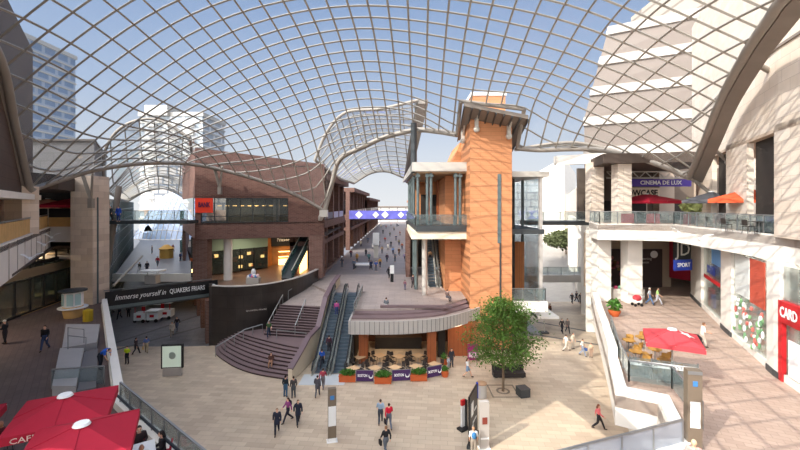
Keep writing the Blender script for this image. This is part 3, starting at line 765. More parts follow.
for i in range(11):
    t = t1 + (t2 - t1) * (i + .5) / 11; pz = lp(t); la.box((pz.x, pz.y + 1.6, 15.38), (.55, .5, .05)); la.box((pz.x - .3, pz.y + 4.6, 14.4), (.5, .1, .1))
la.build('ceiling_lamp', M['warmlamp'], bk)
ss = thing('shop_sign', (-23.9, 47.9, 14.2), 'bright orange-red square sign with dark lettering on the brick building corner', 'sign')
sc_ = lp(.065) - Vector((-(B - A).normalized().y, (B - A).normalized().x)) * .12
MB().box((sc_.x, sc_.y, 14.45), (1.95, .14, 1.75), facing(A, B)).build('board', mat('orange_red_sign', (236, 62, 34), .5), ss)
text('lettering', 'BANK', .8, (sc_.x + .05, sc_.y - .12, 14.5), ss, mat('aubergine', (70, 10, 60), .6), rz=facing(A, B), width=1.3, bold=.03)
# arcade
arc = [(b_.x, b_.y) for b_ in bws]
af = [(x, y + .25) for x, y in arc] + [(-11, 75), (-36, 68), (-20.4, 43.2)]
MB().prism(af, 4.5, 5.02).build('arcade_floor', mat('warm_brown_arcade_floor', (110, 84, 70), .35, noise=(.8, .08)), bk)
MB().prism([A + Vector((.1, .2)), B + Vector((0, .2)), (-11, 75), C2], 10.3, 10.5).build('arcade_ceiling', M['dark2'], bk)
for x, y, w_ in ((-24.2, 48.9, 1.7),): MB().bb(x - w_ / 2, y - .6, 5, x + w_ / 2, y + .8, 10.5).build('brick_column', M['brick_plain'], bk)
MB().bb(-11.9, 52.2, 5, -10.1, 54, 10.5).build('brick_column', M['brick_plain'], bk)
MB().tube([(-21.8, 50.7, 5), (-21.8, 50.7, 10.5)], .52, 20).build('round_column', M['white'], bk, smooth=True)
MB().prism([(-27.5, 52.6), (-20.6, 60.6), (-19.9, 60), (-26.8, 52)], 5, 10.3).build('shop_wall', M['dark'], bk)
shopA = thing('shop', (-23.4, 56, 5), 'lit shop window with pale green fascia behind the white round column', 'shop')
a, b = Vector((-26.6, 51.8)), Vector((-19.8, 59.8))
MB().wall(a, b, 8.3, 10.0, .15).build('fascia_panel', mat('sage_green_panel', (138, 158, 138), .6), shopA)
MB().wall(a, b, 5.2, 8.2, .05).build('window_pane', M['shopglass'], shopA)
o = MB()
for i in range(6):
    pz = a.lerp(b, i / 5); o.box((pz.x, pz.y - .1, 6.7), (.12, .12, 3.3))
o.build('frame', M['black'], shopA)
random.seed(5)
o = MB(); o2 = MB()
for i in range(18):
    pz = a.lerp(b, random.random()); (o if i % 2 else o2).box((pz.x - .25, pz.y + .0, 5.5 + random.random() * 2.2), (.5, .25, .4), facing(a, b))
o.build('display', mat('display_orange', (190, 96, 50), .6), shopA); o2.build('display_light', M['warmlamp'], shopA)
shopC = thing('shop', (-17.3, 64, 5), 'shop with black fascia, small white lettering and a glowing display at the arcade back', 'shop')
MB().wall((-20.5, 62.5), (-12, 66.5), 8.0, 10.3, .2).build('fascia_panel', M['black'], shopC)
MB().wall((-20.5, 62.9), (-12, 66.9), 5.0, 8.0, .2).build('back_wall', mat('honey_shop_wall', (130, 92, 56), .7, noise=(1.2, .4)), shopC)
text('lettering', 'Fraser', .7, (-18.45, 63.2, 9.0), shopC, M['purewhite'], rz=.44, width=1.9)
MB().box((-17.6, 63.0, 6.4), (2.9, .5, .1), .44).box((-17.6, 63.0, 7.2), (2.9, .5, .1), .44).box((-17.6, 63.0, 5.6), (2.9, .6, .9), .44).build('shelf', M['warmlamp'], shopC)
MB().wall((-20.4, 60.2), (-20.3, 62.8), 5, 10.3, .3).build('side_panel', mat('amber_wall', (150, 96, 50), .6, noise=(.8, .5)), shopC)
LAMPS += [((-20, 54, 10.2), 3, 260, (1, .84, .66)), ((-15, 58, 10.2), 3, 160, (1, .8, .55)), ((-17.5, 61.5, 9.8), 1.5, 80, (1, .75, .45)), ((-20, 53, 15.3), 2.5, 300, (1, .88, .7))]
e = thing('escalator', (-13.9, 49.9, 5), 'glass sided escalator inside the brick arcade rising behind its right pillar', 'escalator')
P_, Q_ = Vector((-14.3, 50.4, 5.1)), Vector((-12.5, 57.5, 11.2)); side = Vector((.65, -.1, 0))
MB().bar(P_, Q_, 1.3, .5).build('steps', M['charcoal'], e)
for s in (-1, 1): MB().sheet([[P_ + side * s, Q_ + side * s], [P_ + side * s + Vector((0, 0, 1.1)), Q_ + side * s + Vector((0, 0, 1.1))]], .03, off=(.03, 0, 0)).build('side_glass', M['teal'], e); MB().tube([P_ + side * s + Vector((0, 0, 1.15)), Q_ + side * s + Vector((0, 0, 1.15))], .07, 6).build('handrail', M['steel'], e)
# ground-level arcade wall on the street side of the brick building
gs = bldg('street_level_shops', (-25, 52, 0), 'row of plum brick pillars and lit shopfronts under the brick building, facing the left street')
g0, g1 = Vector((-19.9, 42.6)), Vector((-48, 90)); nb = 9
MB().wall(g0 + Vector((1.0, .6)), g1 + Vector((1.0, .6)), 0, 4.5, .2).build('shop_wall', M['dark'], gs)
for i in range(nb):
    pz = g0.lerp(g1, i / nb); MB().box((pz.x, pz.y, 2.25), (1.1, 1.5, 4.5), facing(g0, g1)).build('brick_pillar', M['brick_plain'], gs)
    qz = g0.lerp(g1, (i + .5) / nb); MB().box((qz.x + .7, qz.y + .4, 2.9), (.6, 2.2, .35), facing(g0, g1) - PI / 2).build('sign_light', M['warmlamp'], gs)
MB().prism([g0, g1, (-46, 92), (-18, 44)], 4.4, 5).build('canopy_slab', M['dark2'], gs)
up = bldg('side_street_building', (-48, 88, 5), 'brown and grey building continuing the right side of the left street')
MB().wall((-37, 68), (-57.5, 108), 5, 15.5, .5, -1).build('wall', M['brick_plain'], up)
for i in range(8):
    pz = Vector((-37.2, 67.9)).lerp(Vector((-57.7, 107.9)), (i + .5) / 8)
    for z in (7.2, 12.2): MB().box((pz.x - .05, pz.y, z), (3.6, .25, 2.6), facing((-37, 68), (-57.5, 108))).build('window', M['teal'], up)
# ------------------------------------------------------------------ central street buildings
def gallery(y0, y1, x, s, zr, label, m=None, bay=6.0, d=4.0):
    """s = +1: faces towards +x"""
    m = m or M['brick_plain']
    r = bldg('gallery_building', (x, y0, ZC), label)
    X = lambda v: x - s * v
    MB().bb(X(3.2), y0, ZC, X(3.6), y1, zr).build('back_wall', M['brick'] if s > 0 else M['orange'], r)
    for nm, z0, z1, e in (('lower_band', 8.9, 9.5, .15), ('balcony_slab', 11.2, 12.3, .25), ('roof_slab', zr - .9, zr, 1.0)):
        MB().bb(X(4), y0, z0, X(-e), y1, z1).build(nm, m, r)
    MB().bb(X(d), y0, ZC, X(3.4), y1, zr - .1).build('body', m, r)
    n = max(1, int((y1 - y0) / bay))
    for i in range(n + 1):
        yy = y0 + (y1 - y0) * i / n; MB().bb(X(.9), yy - .45, ZC, X(0), yy + .45, zr - .9).build('column', m, r)
    for i in range(n):
        ya = y0 + (y1 - y0) * i / n + .5; yb = y0 + (y1 - y0) * (i + 1) / n - .5
        f = MB().bb(X(1.5), ya, ZC + .2, X(1.45), yb, 8.8).build('shop_window', M['shopglass'], r)
        MB().bb(X(2.9), ya + .4, ZC + .4, X(2.8), yb - .4, 8.0).build('display', M['warmlamp'] if i % 3 == 0 else mat('shop_display_%d' % (i % 3), ((206, 190, 170), (150, 110, 80), (196, 200, 204))[i % 3], .7), r)
        MB().bb(X(2.9), ya + .8, 12.4, X(2.8), yb - .8, 15.6).build('window', mat('upper_window_dark', (70, 72, 78), .2) if i % 2 else mat('upper_window_cream', (214, 200, 178), .6), r)
        b = MB().bb(X(.1), ya - .1, 12.35, X(.04), yb + .1, 13.4).build('railing', M['charcoal'] if i < 2 else M['rail'], r)
    return r
gallery(54.5, 78, -11.0, 1, 18.9, 'brown gallery building with dark balcony railings, nearest on the left of the central street', bay=5.6)
gallery(88, 132, -11.0, 1, 18.3, 'second brown gallery building along the left of the central street, beyond the blue bridge', bay=7)
gallery(132, 200, -11.0, 1, 17.0, 'farthest brown gallery building on the left of the central street', bay=9)
gallery(100, 190, 4.2, -1, 16.5, 'far terracotta gallery building on the right of the central street', m=mat('dusty_terracotta', (176, 128, 104), .8, noise=(.6, .08)), bay=9)
bb_ = bldg('pale_building', (-4, 215, 4), 'pale low building closing the far end of the central street')
MB().bb(-30, 240, 0, 24, 250, 13).build('wall', mat('far_pale_wall', (222, 214, 206), .8, brick=(5, 3.2, .35, (214, 206, 198), (150, 150, 156), 0.0)), bb_)
MB().bb(-31, 239.5, 13, 25, 250.5, 13.8).build('roof', M['gutter'], bb_)
bb = thing('banner_bridge', (-4, 86, 11.3), 'upper footbridge wrapped in a blue and white patterned banner over the central street', 'footbridge')
MB().bb(-10.9, 86, 11.3, 3.4, 88.6, 11.7).build('deck', M['charcoal'], bb)
MB().bb(-10.9, 85.8, 11.5, 3.4, 85.95, 13.3).build('banner', mat('violet_blue_banner', (104, 104, 196), .6, noise=(.7, .3)), bb)
for i, xx in enumerate((-8.8, -5.2, -3.2, .2, 2.0)):
    MB().tube([(xx, 85.8, 12.4), (xx, 85.7, 12.4)], .8 - .1 * (i % 2), 4).build('white_diamond', M['purewhite'], bb)
MB().bb(-10.9, 88.4, 12.0, 3.4, 88.5, 13.2).build('rear_banner', mat('violet_blue_banner', (104, 104, 196)), bb)
# distant towers
def tower(x0, y0, x1, y1, z, label, c, bay, floor_h, c2, name='tower_block'):
    t = bldg(name, ((x0 + x1) / 2, y0, 0), label)
    MB().bb(x0, y0, 0, x1, y1, z).build('wall', mat(label[:24].replace(' ', '_'), c, .6, brick=(bay, floor_h, .5, c, c2, 0.6), noise=(.1, .08)), t)
    MB().bb(x0 - .5, y0 - .5, z, x1 + .5, y1 + .5, z + 1.6).build('parapet', M['steel'], t)
    o = MB()
    k = int(z / floor_h)
    for i in range(k): o.bb(x0 - .35, y0 - .35, i * floor_h + 2.4, x1 + .35, y1 + .3, i * floor_h + 3.0)
    o.build('floor_bands', M['steel'], t)
    return t
tower(-176, 150, -142, 175, 78, 'tall blue-grey glass tower at the upper left edge, rounded top corner', (128, 148, 174), 3.5, 3.4, (170, 180, 194))
tt = tower(-104, 160, -79, 180, 50, 'pale apartment tower with stacked balconies beyond the left street', (176, 184, 190), 4, 3.2, (226, 228, 230))
MB().bb(-101, 158, 50, -92, 168, 54).build('plant_room', M['steel'], tt)
o = MB()
for i in range(14):
    for x in (-99, -91, -84): o.bb(x - 2, 158.2, 4 + i * 3.2, x + 2, 159.8, 5.2 + i * 3.2)
o.build('balconies', M['white'], tt)
t = bldg('apartment_building', (-62, 130, 0), 'pale mid-rise building beyond the left street glass roof')
MB().bb(-80, 130, 0, -54, 140, 30).build('wall', mat('apartment_wall', (196, 190, 184), .8, brick=(3, 3, .35, (188, 184, 178), (120, 128, 138), 0.0)), t)
t = bldg('added_shade_block', (-60, -16, 0), 'tall unseen stone block added behind the camera to shade the square')  # added out of view; heights and edges shape the shadow over the square
MB().prism([(-37.2, -7), (-60, -7), (-60, -9.5), (-37.2, -9.5)], 0, 47).build('wall', M['stone_left'], t)
MB().prism([(-60, -7), (-82, -7), (-82, -26), (-60, -26)], 0, 50).build('wall', M['stone_left'], t)
MB().prism([(-82, -7), (-150, -7), (-150, -26), (-82, -26)], 0, 78).build('wall', M['stone_left'], t)
# ------------------------------------------------------------------ central tower and its pavilions
tw = bldg('lift_tower', (9.1, 43, 0), 'tall orange terracotta lift tower streaked with roof shadows in the centre', 'tower')
MB().bb(7.0, 40, 0, 11.2, 46, 23.2).build('shaft', M['orange'], tw)
MB().bb(7.3, 40.6, 23.2, 10.7, 45, 25.6).build('penthouse', M['orange'], tw)
MB().bb(7.2, 40.5, 25.6, 10.8, 45.1, 25.95).build('cap', M['purewhite'], tw)
MB().bb(9.75, 39.92, 10.7, 10.1, 40.05, 17.6).build('slot_window', M['green_steel'], tw)
MB().bb(9.95, 39.9, 4.6, 10.1, 40.05, 10.7).build('downpipe', M['charcoal'], tw)
ev = [[Vector((6.0, 37.4, 24.1)), Vector((12.0, 37.4, 22.9))], [Vector((6.7, 46.5, 22.4)), Vector((13.0, 46.5, 21.2))]]
MB().sheet(ev, .35).build('eave', M['gutter'], tw)
o = MB()
for i in range(9):
    a = ev[0][0].lerp(ev[0][1], i / 8); b = ev[1][0].lerp(ev[1][1], i / 8); o.bar(a + Vector((0, 0, -.45)), b + Vector((0, 0, -.45)), .1, .2)
o.build('eave_ribs', M['charcoal'], tw)
for x, y, z in ((7.6, 39.7, 22.9), (10.8, 39.7, 22.2), (6.75, 43, 22.3)):
    MB().bar((x, y, z + .6), (x, y, z - .9), .35).bar((x, y - .1, z - .3), (x, y - 1.2, z + .7), .18).ball((x, y - .05, z - .9), .32).build('bracket', M['steel'], tw)
MB().prism([(5.2, 46), (7.0, 46), (7.0, 54), (5.2, 54)], ZC, [17.6, 21.8, 21.8, 17.6]).build('stair_wall', M['orange'], tw)
# left pavilion
lp_ = bldg('glass_pavilion', (4.4, 46, ZC), 'open steel pavilion with balcony and flat roof against the left of the orange tower', 'pavilion')
MB().prism([(1.3, 42), (7.1, 42), (7.1, 62), (.4, 62)], [18.05, 18.05, 18.0, 18.0], [19.0, 19.0, 18.4, 18.4]).build('roof_slab', M['steel'], lp_)
MB().prism([(1.7, 42.4), (7.0, 42.4), (7.0, 61.5), (.9, 61.5)], 17.85, 18.05).build('roof_soffit', mat('tan_soffit', (170, 142, 112), .7), lp_)
MB().prism([(1.7, 42), (7.0, 42), (7.0, 61), (1.1, 61)], 11.7, 12.35).build('balcony_slab', M['charcoal'], lp_)
MB().prism([(1.2, 42.2), (7.0, 42.2), (7.0, 58), (1.0, 58)], 10.9, 11.7).build('balcony_soffit', mat('cream_soffit', (240, 226, 200), .7), lp_)
for x, y in ((1.9, 42.5), (2.9, 42.6), (1.6, 46), (1.5, 50), (1.4, 54), (1.3, 58), (3.3, 42.5), (5.9, 42.5), (6.4, 42.6), (4.6, 60)):
    MB().tube([(x, y, 12.35), (x, y, 17.9)], .16, 10).box((x, y, 17.6), (.45, .45, .25)).build('column', M['green_steel'], lp_, smooth=True)
MB().tube([(2.7, 44, ZC), (2.7, 44, 11)], .3, 14).build('pale_column', M['steel'], lp_, smooth=True)
MB().tube([(1.9, 47, ZC), (1.9, 47, 11)], .22, 10).tube([(1.8, 51, ZC), (1.8, 51, 11)], .22, 10).build('column', M['green_steel'], lp_, smooth=True)
MB().tube([(1.5, 43.5, 18), (1.5, 43.5, 23.4)], .35, 10).build('flue', M['charcoal'], lp_, smooth=True)
MB().tube([(-.2, 48, 12), (-.2, 48, 12.1)], .1, 6).build('bolt', M['charcoal'], lp_)
balustrade([(1.0, 60), (1.6, 42.1), (7.0, 42.1)], 12.35, 1.1, lp_, every=1.2, m=M['green_steel'])
MB().bb(2.2, 58, 12.35, 7, 58.3, 17.9).build('back_wall', M['orange'], lp_)
for x in (3.0, 4.4, 5.8): MB().bb(x, 57.8, 12.4, x + .9, 58, 16).build('doorway', M['dark'], lp_)
for x in (3.95, 5.35): MB().tube([(x, 54, 12.4), (x, 54, 17.8)], .45, 14).build('timber_drum', M['orange_deep'], lp_, smooth=True)
MB().bb(7.0, 46, ZC, 7.3, 62, 12).build('side_wall', M['orange_deep'], lp_)
MB().prism([(6.4, 48.5), (7.0, 46.0), (7.2, 60), (6.4, 60)], ZC, 11).build('inner_wall', M['orange'], lp_)
MB().bb(.8, 55, ZC, 1.4, 62, 11).build('brick_pier', M['brick_plain'], lp_)
MB().bb(1, 64, ZC, 7.4, 64.4, 12).build('rear_wall', M['dark'], lp_)
escalator('escalator', 3.95, 48.3, ZC, 60, 12.3, 1.3, 'left of the twin escalators rising under the pavilion beside the orange tower', 3.95, M['steel'])
escalator('escalator', 5.4, 48.3, ZC, 60, 12.3, 1.3, 'right of the twin escalators rising under the pavilion, next to the orange wall', 5.4, M['steel'])
# right pavilion
rp = bldg('glass_pavilion', (13, 43, 0), 'narrow glass pavilion with steel corner post against the right of the orange tower', 'pavilion')
MB().prism([(11.2, 41), (15.3, 41), (14.9, 52), (11.2, 52)], 17.4, 17.95).build('roof_slab', M['steel'], rp)
MB().prism([(11.2, 40.6), (14.9, 40.6), (14.9, 52), (11.2, 52)], 3.75, 4.4).build('floor_slab', mat('cream_soffit', (240, 226, 200)), rp)
MB().box((14.55, 41.4, 11), (.32, .32, 13.2)).build('corner_post', M['fascia'], rp)
for x, y in ((12.0, 43), (12.6, 44.5), (14.4, 47), (14.3, 51)): MB().tube([(x, y, ZC), (x, y, 17.4)], .17, 10).build('column', M['black'] if x < 13 else M['green_steel'], rp, smooth=True)
MB().bb(14.6, 41.5, 12.1, 14.68, 52, 17.3).build('glass_side', M['glass'], rp); MB().bb(14.6, 41.5, ZC, 14.68, 52, 11.5).build('glass_side', M['glass'], rp)
MB().bb(11.2, 41.2, 11.5, 14.9, 52, 12.0).build('upper_floor', M['charcoal'], rp)
pts = [(11.6 + 1.6 * math.sin(a * .5), 50 - 1.6 * a + .0, 0) for a in range(1)]
cw = [Vector((11.4, 51, 0)), Vector((12.4, 48.6, 0)), Vector((13.3, 47.3, 0)), Vector((14.2, 46.8, 0)), Vector((14.5, 46.7, 0))]
cw = smoothc(cw, 4); o = MB()
for a, b in zip(cw, cw[1:]): o.wall(a, b, ZC, 10.2, .2)
o.build('curved_timber_wall', mat('copper_timber', (190, 120, 70), .5, stripe=(0, 4, .5), noise=(1, .1)), rp)
balustrade([(11.3, 40.7), (14.8, 40.7), (14.8, 46)], ZC + .1, 1.3, rp, every=.9)
MB().bb(7.5, 46, 0, 14.6, 52, 3.9).build('undercroft_wall', mat('undercroft', (92, 76, 64), .8), rp)

# ------------------------------------------------------------------ cafe under the plateau
cf = bldg('cafe', (0, 38, 0), 'dark cafe interior under the curved plateau with terracotta piers', 'cafe')
MB().bb(-4.3, 42.5, 0, 7, 42.8, 3.9).build('back_wall', mat('cafe_wall', (84, 50, 34), .7, noise=(.9, .5)), cf)
MB().bb(-4.3, 36, 0, -4.15, 42.5, 3.9).build('side_wall', M['dark'], cf)
for x in (-3.35, 2.9): MB().bb(x - .4, 36.4, 0, x + .4, 37.4, 3.4).build('pier', M['orange_deep'], cf)
MB().bb(4.6, 38.4, 0, 7.0, 38.7, 3.3).build('timber_panel', M['orange_deep'], cf)
MB().bb(-2.5, 40.3, 0, 2.2, 41.2, 1.15).build('counter', M['dark'], cf)
for i in range(7): MB().tube([(-2.2 + i * .75, 40.7, 2.5), (-2.2 + i * .75, 40.7, 2.75), (-2.2 + i * .75, 40.7, 3.8)], [.16, .06, .01], 8).build('pendant_lamp', M['warmlamp'], cf)
MB().bb(-2.6, 42.3, 1.6, 2.6, 42.45, 2.7).build('back_shelf_light', mat('shelf_glow', (200, 120, 60), .5, emit=.6), cf)
MB().bb(3.6, 38.1, 0, 4.3, 38.5, 2.4).build('doorway', M['dark'], cf)
LAMPS += [((23.5, 24.8, 10.9), 1.2, 160, (1, .95, .9)), ((25.2, 29.5, 10.9), 1.2, 160, (1, .95, .9)), ((27.5, 33.5, 10.9), 1.2, 120, (1, .95, .9)), ((-1, 39, 3.4), 1.5, 60, (1, .75, .5)), ((5.5, 37.5, 3.2), .8, 20, (1, .75, .5))]

# ------------------------------------------------------------------ right hand building
rb = bldg('shopping_building', (26, 32, 5), 'bright white stone shopping building with tall piers along the right edge')
wl = [(30.5, 41.8), (24.5, 29.8), (21, 22.2), (20.4, 20.4), (17.2, 11), (14, 2)]
e3 = [(14.4, 4), (19.6, 18), (21.3, 21.6), (24.0, 35.3), (18.2, 36.8), (19.0, 40.2), (22, 46), (30, 60)]
MB().prism(e3 + [(60, 60), (60, 4)], 12.2, 12.7).build('upper_floor', M['terrace'], rb)
MB().prism([(14.7, 4), (19.8, 18), (21.6, 21.6), (24.2, 35.6), (18.5, 37.1), (19.3, 40.2), (22, 46), (30, 60), (60, 60), (60, 4)], 11.25, 11.4).build('soffit', M['dark2'], rb)
o = MB()
for a, b in zip(e3, e3[1:]): o.wall(a, b, 11.3, 12.8, .3, -1)
o.build('fascia', M['white'], rb)
# ground-floor bays: piers, glass, displays
def onw(t):
    pts = [Vector(p) for p in wl]; d = [0]
    for a, b in zip(pts, pts[1:]): d.append(d[-1] + (b - a).length)
    x = t
    for i in range(len(pts) - 1):
        if x <= d[i + 1] or i == len(pts) - 2: return pts[i].lerp(pts[i + 1], (x - d[i]) / (d[i + 1] - d[i])), facing(pts[i], pts[i + 1])
def wpx(px):
    """distance along the wall where the line of sight through column px meets it"""
    best = None
    for k in range(0, 4200):
        t = k * .01; p, _ = onw(t); q = 400 + p.x / p.y * 400 if p.y > .5 else 9999
        if best is None or abs(q - px) < best[0]: best = (abs(q - px), t)
    return best[1]
def seg(px0, px1, z0, z1, t, side=1, off=0.0):
    a, b = wpx(px0), wpx(px1); o = MB(); cuts = [a]
    acc = 0
    pts = [Vector(p) for p in wl]
    for u, v in zip(pts, pts[1:]):
        acc += (v - u).length
        if a < acc < b: cuts.append(acc)
    cuts.append(b)
    for c, d in zip(cuts, cuts[1:]):
        p, an = onw(c + 1e-4); q, _ = onw(d - 1e-4); n = Vector((-math.sin(an), math.cos(an))) * off
        o.wall(p + n, q + n, z0, z1, t, side)
    return o
for a, b in ((693, 703.5), (724, 734.5), (771, 784)):
    seg(a, b, 5, 11.3, .8, 0, .2).build('pier', M['white'], rb)
    seg(a, b, 5, 5.35, .9, 0, .2).build('pier_base', M['charcoal'], rb)
for a, b in ((690, 698), (704, 724), (734, 771), (783, 860)):
    seg(a, b, 5.4, 11.2, .05, 0).build('window_pane', M['brightglass'], rb)
    seg(a, b, 5.0, 5.4, .3, 0).build('window_sill', M['white'], rb)
p0, _ = onw(0); 
MB().prism([(33, 41.8), (27, 29.6), (23.6, 21.6), (22.9, 20), (20, 11), (60, 11), (60, 41.8)], 5.0, 11.2).build('shop_body', mat('pale_shop_interior', (206, 200, 190), .8, noise=(.6, .15)), rb)
# upper floor piers and openings
for a, b in ((696, 712), (726, 747), (774, 900)):
    seg(a, b, 12.7, 19.0, .35, 1).build('upper_pier', M['stone'], rb)
for a, b in ((712, 726), (747, 774)):
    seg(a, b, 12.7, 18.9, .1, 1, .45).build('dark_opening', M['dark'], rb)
seg(690, 900, 18.8, 33.0, 1.4, 1).build('upper_wall', M['stone'], rb)
seg(690, 900, 18.6, 18.8, 3.5, 1).build('opening_soffit', mat('tan_soffit2', (190, 170, 150), .8), rb)
o = seg(690, 900, 23.2, 23.35, .1, -1).build('wall_joint', M['gutter'], rb)
# recessed hall facing the camera at the back of the terrace
MB().bb(21.5, 46.5, 5, 31.5, 46.8, 11.3).build('hall_wall', mat('tan_hall_wall', (176, 156, 134), .7), rb)
hd = thing('hoarding', (25.6, 46.2, 5), 'dark brown hoarding with flower picture at the back of the terrace hall', 'hoarding')
MB().bb(22.2, 46.2, 5, 30.3, 46.4, 9.4).build('board', mat('dark_brown_hoarding', (70, 56, 54), .6), hd)
random.seed(11)
for i in range(16):
    x = 23.4 + random.random() * 2.6; z = 6.3 + random.random() * 2.5
    MB().tube([(x, 46.17, z), (x, 46.12, z)], .14 + random.random() * .22, 6).build('petal', mat('petal_%d' % (i % 3), ((150, 84, 84), (120, 104, 60), (160, 120, 110))[i % 3], .7), hd)
MB().tube([(29.3, 46.15, 8.8), (29.3, 46.1, 8.8)], .42, 20).build('round_badge', M['purewhite'], hd)
text('lettering', 'Opening\nsoon', .42, (28.3, 46.12, 8.1), hd, M['steel'])
rdp = thing('shop_banner', (31, 44, 5), 'tall red poster panel on the right of the terrace hall', 'sign')
MB().prism([(30.9, 45.9), (32.2, 42.4), (32.35, 42.5), (31.05, 46)], 6.2, 11.1).build('panel', mat('dark_red_poster', (150, 26, 44), .5), rdp)
MB().prism([(31.3, 44.4), (31.6, 43.6), (31.62, 43.8), (31.4, 44.5)], 7.4, 10.8).build('white_strip', M['purewhite'], rdp)
MB().bb(22.0, 38.6, 5, 23.4, 39.9, 11.3).build('column', M['white'], rb)
MB().bb(19.6, 39.6, 5, 20.9, 41.0, 11.3).build('column', M['white'], rb)
MB().bb(20.6, 41.8, 5, 21.4, 43, 11.3).build('column', M['stone'], rb)
MB().wall((21.4, 43), (26, 52), 5, 11.3, .3).build('return_wall', M['stone'], rb)
# upper level: cinema front
MB().bb(20.6, 37.8, 12.7, 21.9, 39.0, 18.9).build('upper_column', M['stone'], rb)
MB().bb(19.6, 41.0, 12.7, 20.9, 42.3, 18.9).build('upper_column', M['stone'], rb)
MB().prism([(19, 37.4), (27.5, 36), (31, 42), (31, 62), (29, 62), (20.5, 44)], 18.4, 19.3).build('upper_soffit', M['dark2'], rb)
MB().prism([(17.2, 44), (26, 38.5), (26, 39.2), (17.2, 44.8)], 18.9, 19.9).build('canopy_beam', M['white'], rb)
MB().bb(21.8, 49, 12.7, 42, 49.4, 19).build('cinema_wall', mat('taupe_cinema_wall', (104, 92, 82), .8), rb)
for x in (31, 36): MB().bb(x, 47.8, 12.7, x + 1.8, 49, 19).build('upper_column', mat('taupe_column', (176, 160, 144), .8), rb)
for x in (22.6, 27, 33.2): MB().bb(x, 48.7, 12.8, x + 3, 48.95, 15.0).build('cinema_door', M['dark'], rb)
cs = thing('cinema_sign', (29.5, 45.5, 15.4), 'cream cinema name board with dark capital letters above the maroon parasol', 'sign')
MB().bb(24.6, 45.6, 15.25, 29.6, 45.8, 16.5).build('board', mat('cream_board', (214, 200, 176), .6), cs)
text('lettering', 'SHOWCASE', .95, (27.1, 45.55, 15.85), cs, M['dark'], width=4.5, bold=.03)
cb = thing('cinema_banner', (29, 43, 16.6), 'long violet cinema banner with white lettering below the truss', 'sign')
MB().bb(24.0, 44.2, 16.55, 32.2, 44.35, 17.35).build('panel', M['purple'], cb)
text('lettering', 'CINEMA DE LUX', .62, (28.8, 44.15, 16.95), cb, M['purewhite'], width=4.6, bold=.015)
tr = thing('lattice_truss', (29, 44.6, 17.4), 'pale lattice truss above the violet cinema banner', 'truss')
o = MB().bar((23, 44.5, 17.5), (33, 44.5, 17.5), .12).bar((23, 44.5, 18.2), (33, 44.5, 18.2), .12)
for i in range(14): o.bar((23 + i * .72, 44.5, 17.5 if i % 2 else 18.2), (23.72 + i * .72, 44.5, 18.2 if i % 2 else 17.5), .08)
o.build('lattice', M['steel'], tr)
bal = thing('glass_balustrade', (21, 30, 12.8), 'long glass balustrade with steel posts along the white upper right gallery', 'balustrade')
balustrade([(14.5, 4), (19.7, 18), (21.4, 21.6), (24.1, 35.2), (18.3, 36.7), (19.1, 40.2)], 12.8, 1.1, bal, every=1.2)
for i, (x, yy) in enumerate(((25.2, 35.2), (21.0, 36.3), (24.1, 34.0))):
    pass
rp_ = [(22.6, 35.85), (20.6, 36.35), (24.0, 33.6)]
for i, lab in enumerate(('red panel fixed to the glass balustrade under the maroon parasol', 'red panel fixed to the glass balustrade nearest the stone column', 'red panel fixed to the glass balustrade where it bends towards the piers')):
    x, y = ((25.2 - 2.4 * 0 , 0), (0, 0), (0, 0))[0] if False else rp_[i]
    tag(MB().box((x, y - .12, 13.3), (1.05, .05, .85), -.25 if i < 2 else 1.4).build('balustrade_panel', M['redcanvas']), lab, 'panel')
# upper right beam wall, tall pale building beyond
tb_ = bldg('cinema_block', (36, 62, 0), 'huge pale stepped cinema block rising beyond the glass roof at upper right')
def lx(z, k): return 30.6 + .27 * (max(z, 29) - 29) - k
def band(z0, z1, k):
    vs = []
    for z in (z0, z1): vs += [(lx(z, k), 66.4 - k, z), (46, 59.4 - k, z), (46, 80, z), (lx(z, k) + 7.5, 80, z)]
    return MB().add(vs, [(3, 2, 1, 0), (4, 5, 6, 7), (0, 1, 5, 4), (1, 2, 6, 5), (2, 3, 7, 6), (3, 0, 4, 7)])
band(0, 14, 0).build('base', mat('taupe_band', (124, 112, 103)), tb_)
for i in range(6):
    z0 = 14 + i * 5
    band(z0, z0 + 3.6, 0).build('wall_band', mat('taupe_band', (124, 112, 103), .8, noise=(.3, .06)), tb_)
    band(z0 + 3.6, z0 + 5.0, .3).build('white_band', mat('light_band', (180, 172, 163), .8), tb_)
MB().prism([(46.2, 57), (75, 38), (80, 80), (46.2, 80)], 0, 52).build('side_block', mat('pale_ribbed_cladding', (170, 160, 148), .7, brick=(40, 3.0, .25, (164, 154, 142), (134, 124, 114), -.6)), tb_)
# right street
rs = bldg('street_building', (24, 60, 0), 'pale stone building with shopfronts along the right side of the right street')
w0, w1 = Vector((22.5, 46)), Vector((62, 150))
MB().wall(w0, w1, 0, 18, .5, -1).build('wall', M['stone'], rs)
for i in range(7):
    p = w0.lerp(w1, .04 + i * .1); MB().box((p.x - .3, p.y, 3), (3.4, .4, 4.5), facing(w0, w1)).build('shop_window', M['teal'], rs); MB().box((p.x - .3, p.y, 9), (3.4, .4, 3.5), facing(w0, w1)).build('window', M['dark'], rs)
for i in range(8):
    p = w0.lerp(w1, i * .07); MB().box((p.x - .6, p.y, 6), (.8, 1.0, 12), facing(w0, w1)).build('pier', M['white'], rs)
ls_ = bldg('street_building', (17, 62, 0), 'brown shop building along the left side of the right street')
v0, v1 = Vector((15.0, 54)), Vector((44, 170))
MB().wall(v0, v1, 0, 10.5, .5, 1).build('wall', mat('mid_brown_wall', (140, 112, 92), .8, noise=(.4, .2)), ls_)
fb = bldg('pale_building', (60, 190, 0), 'pale distant buildings closing the right street')
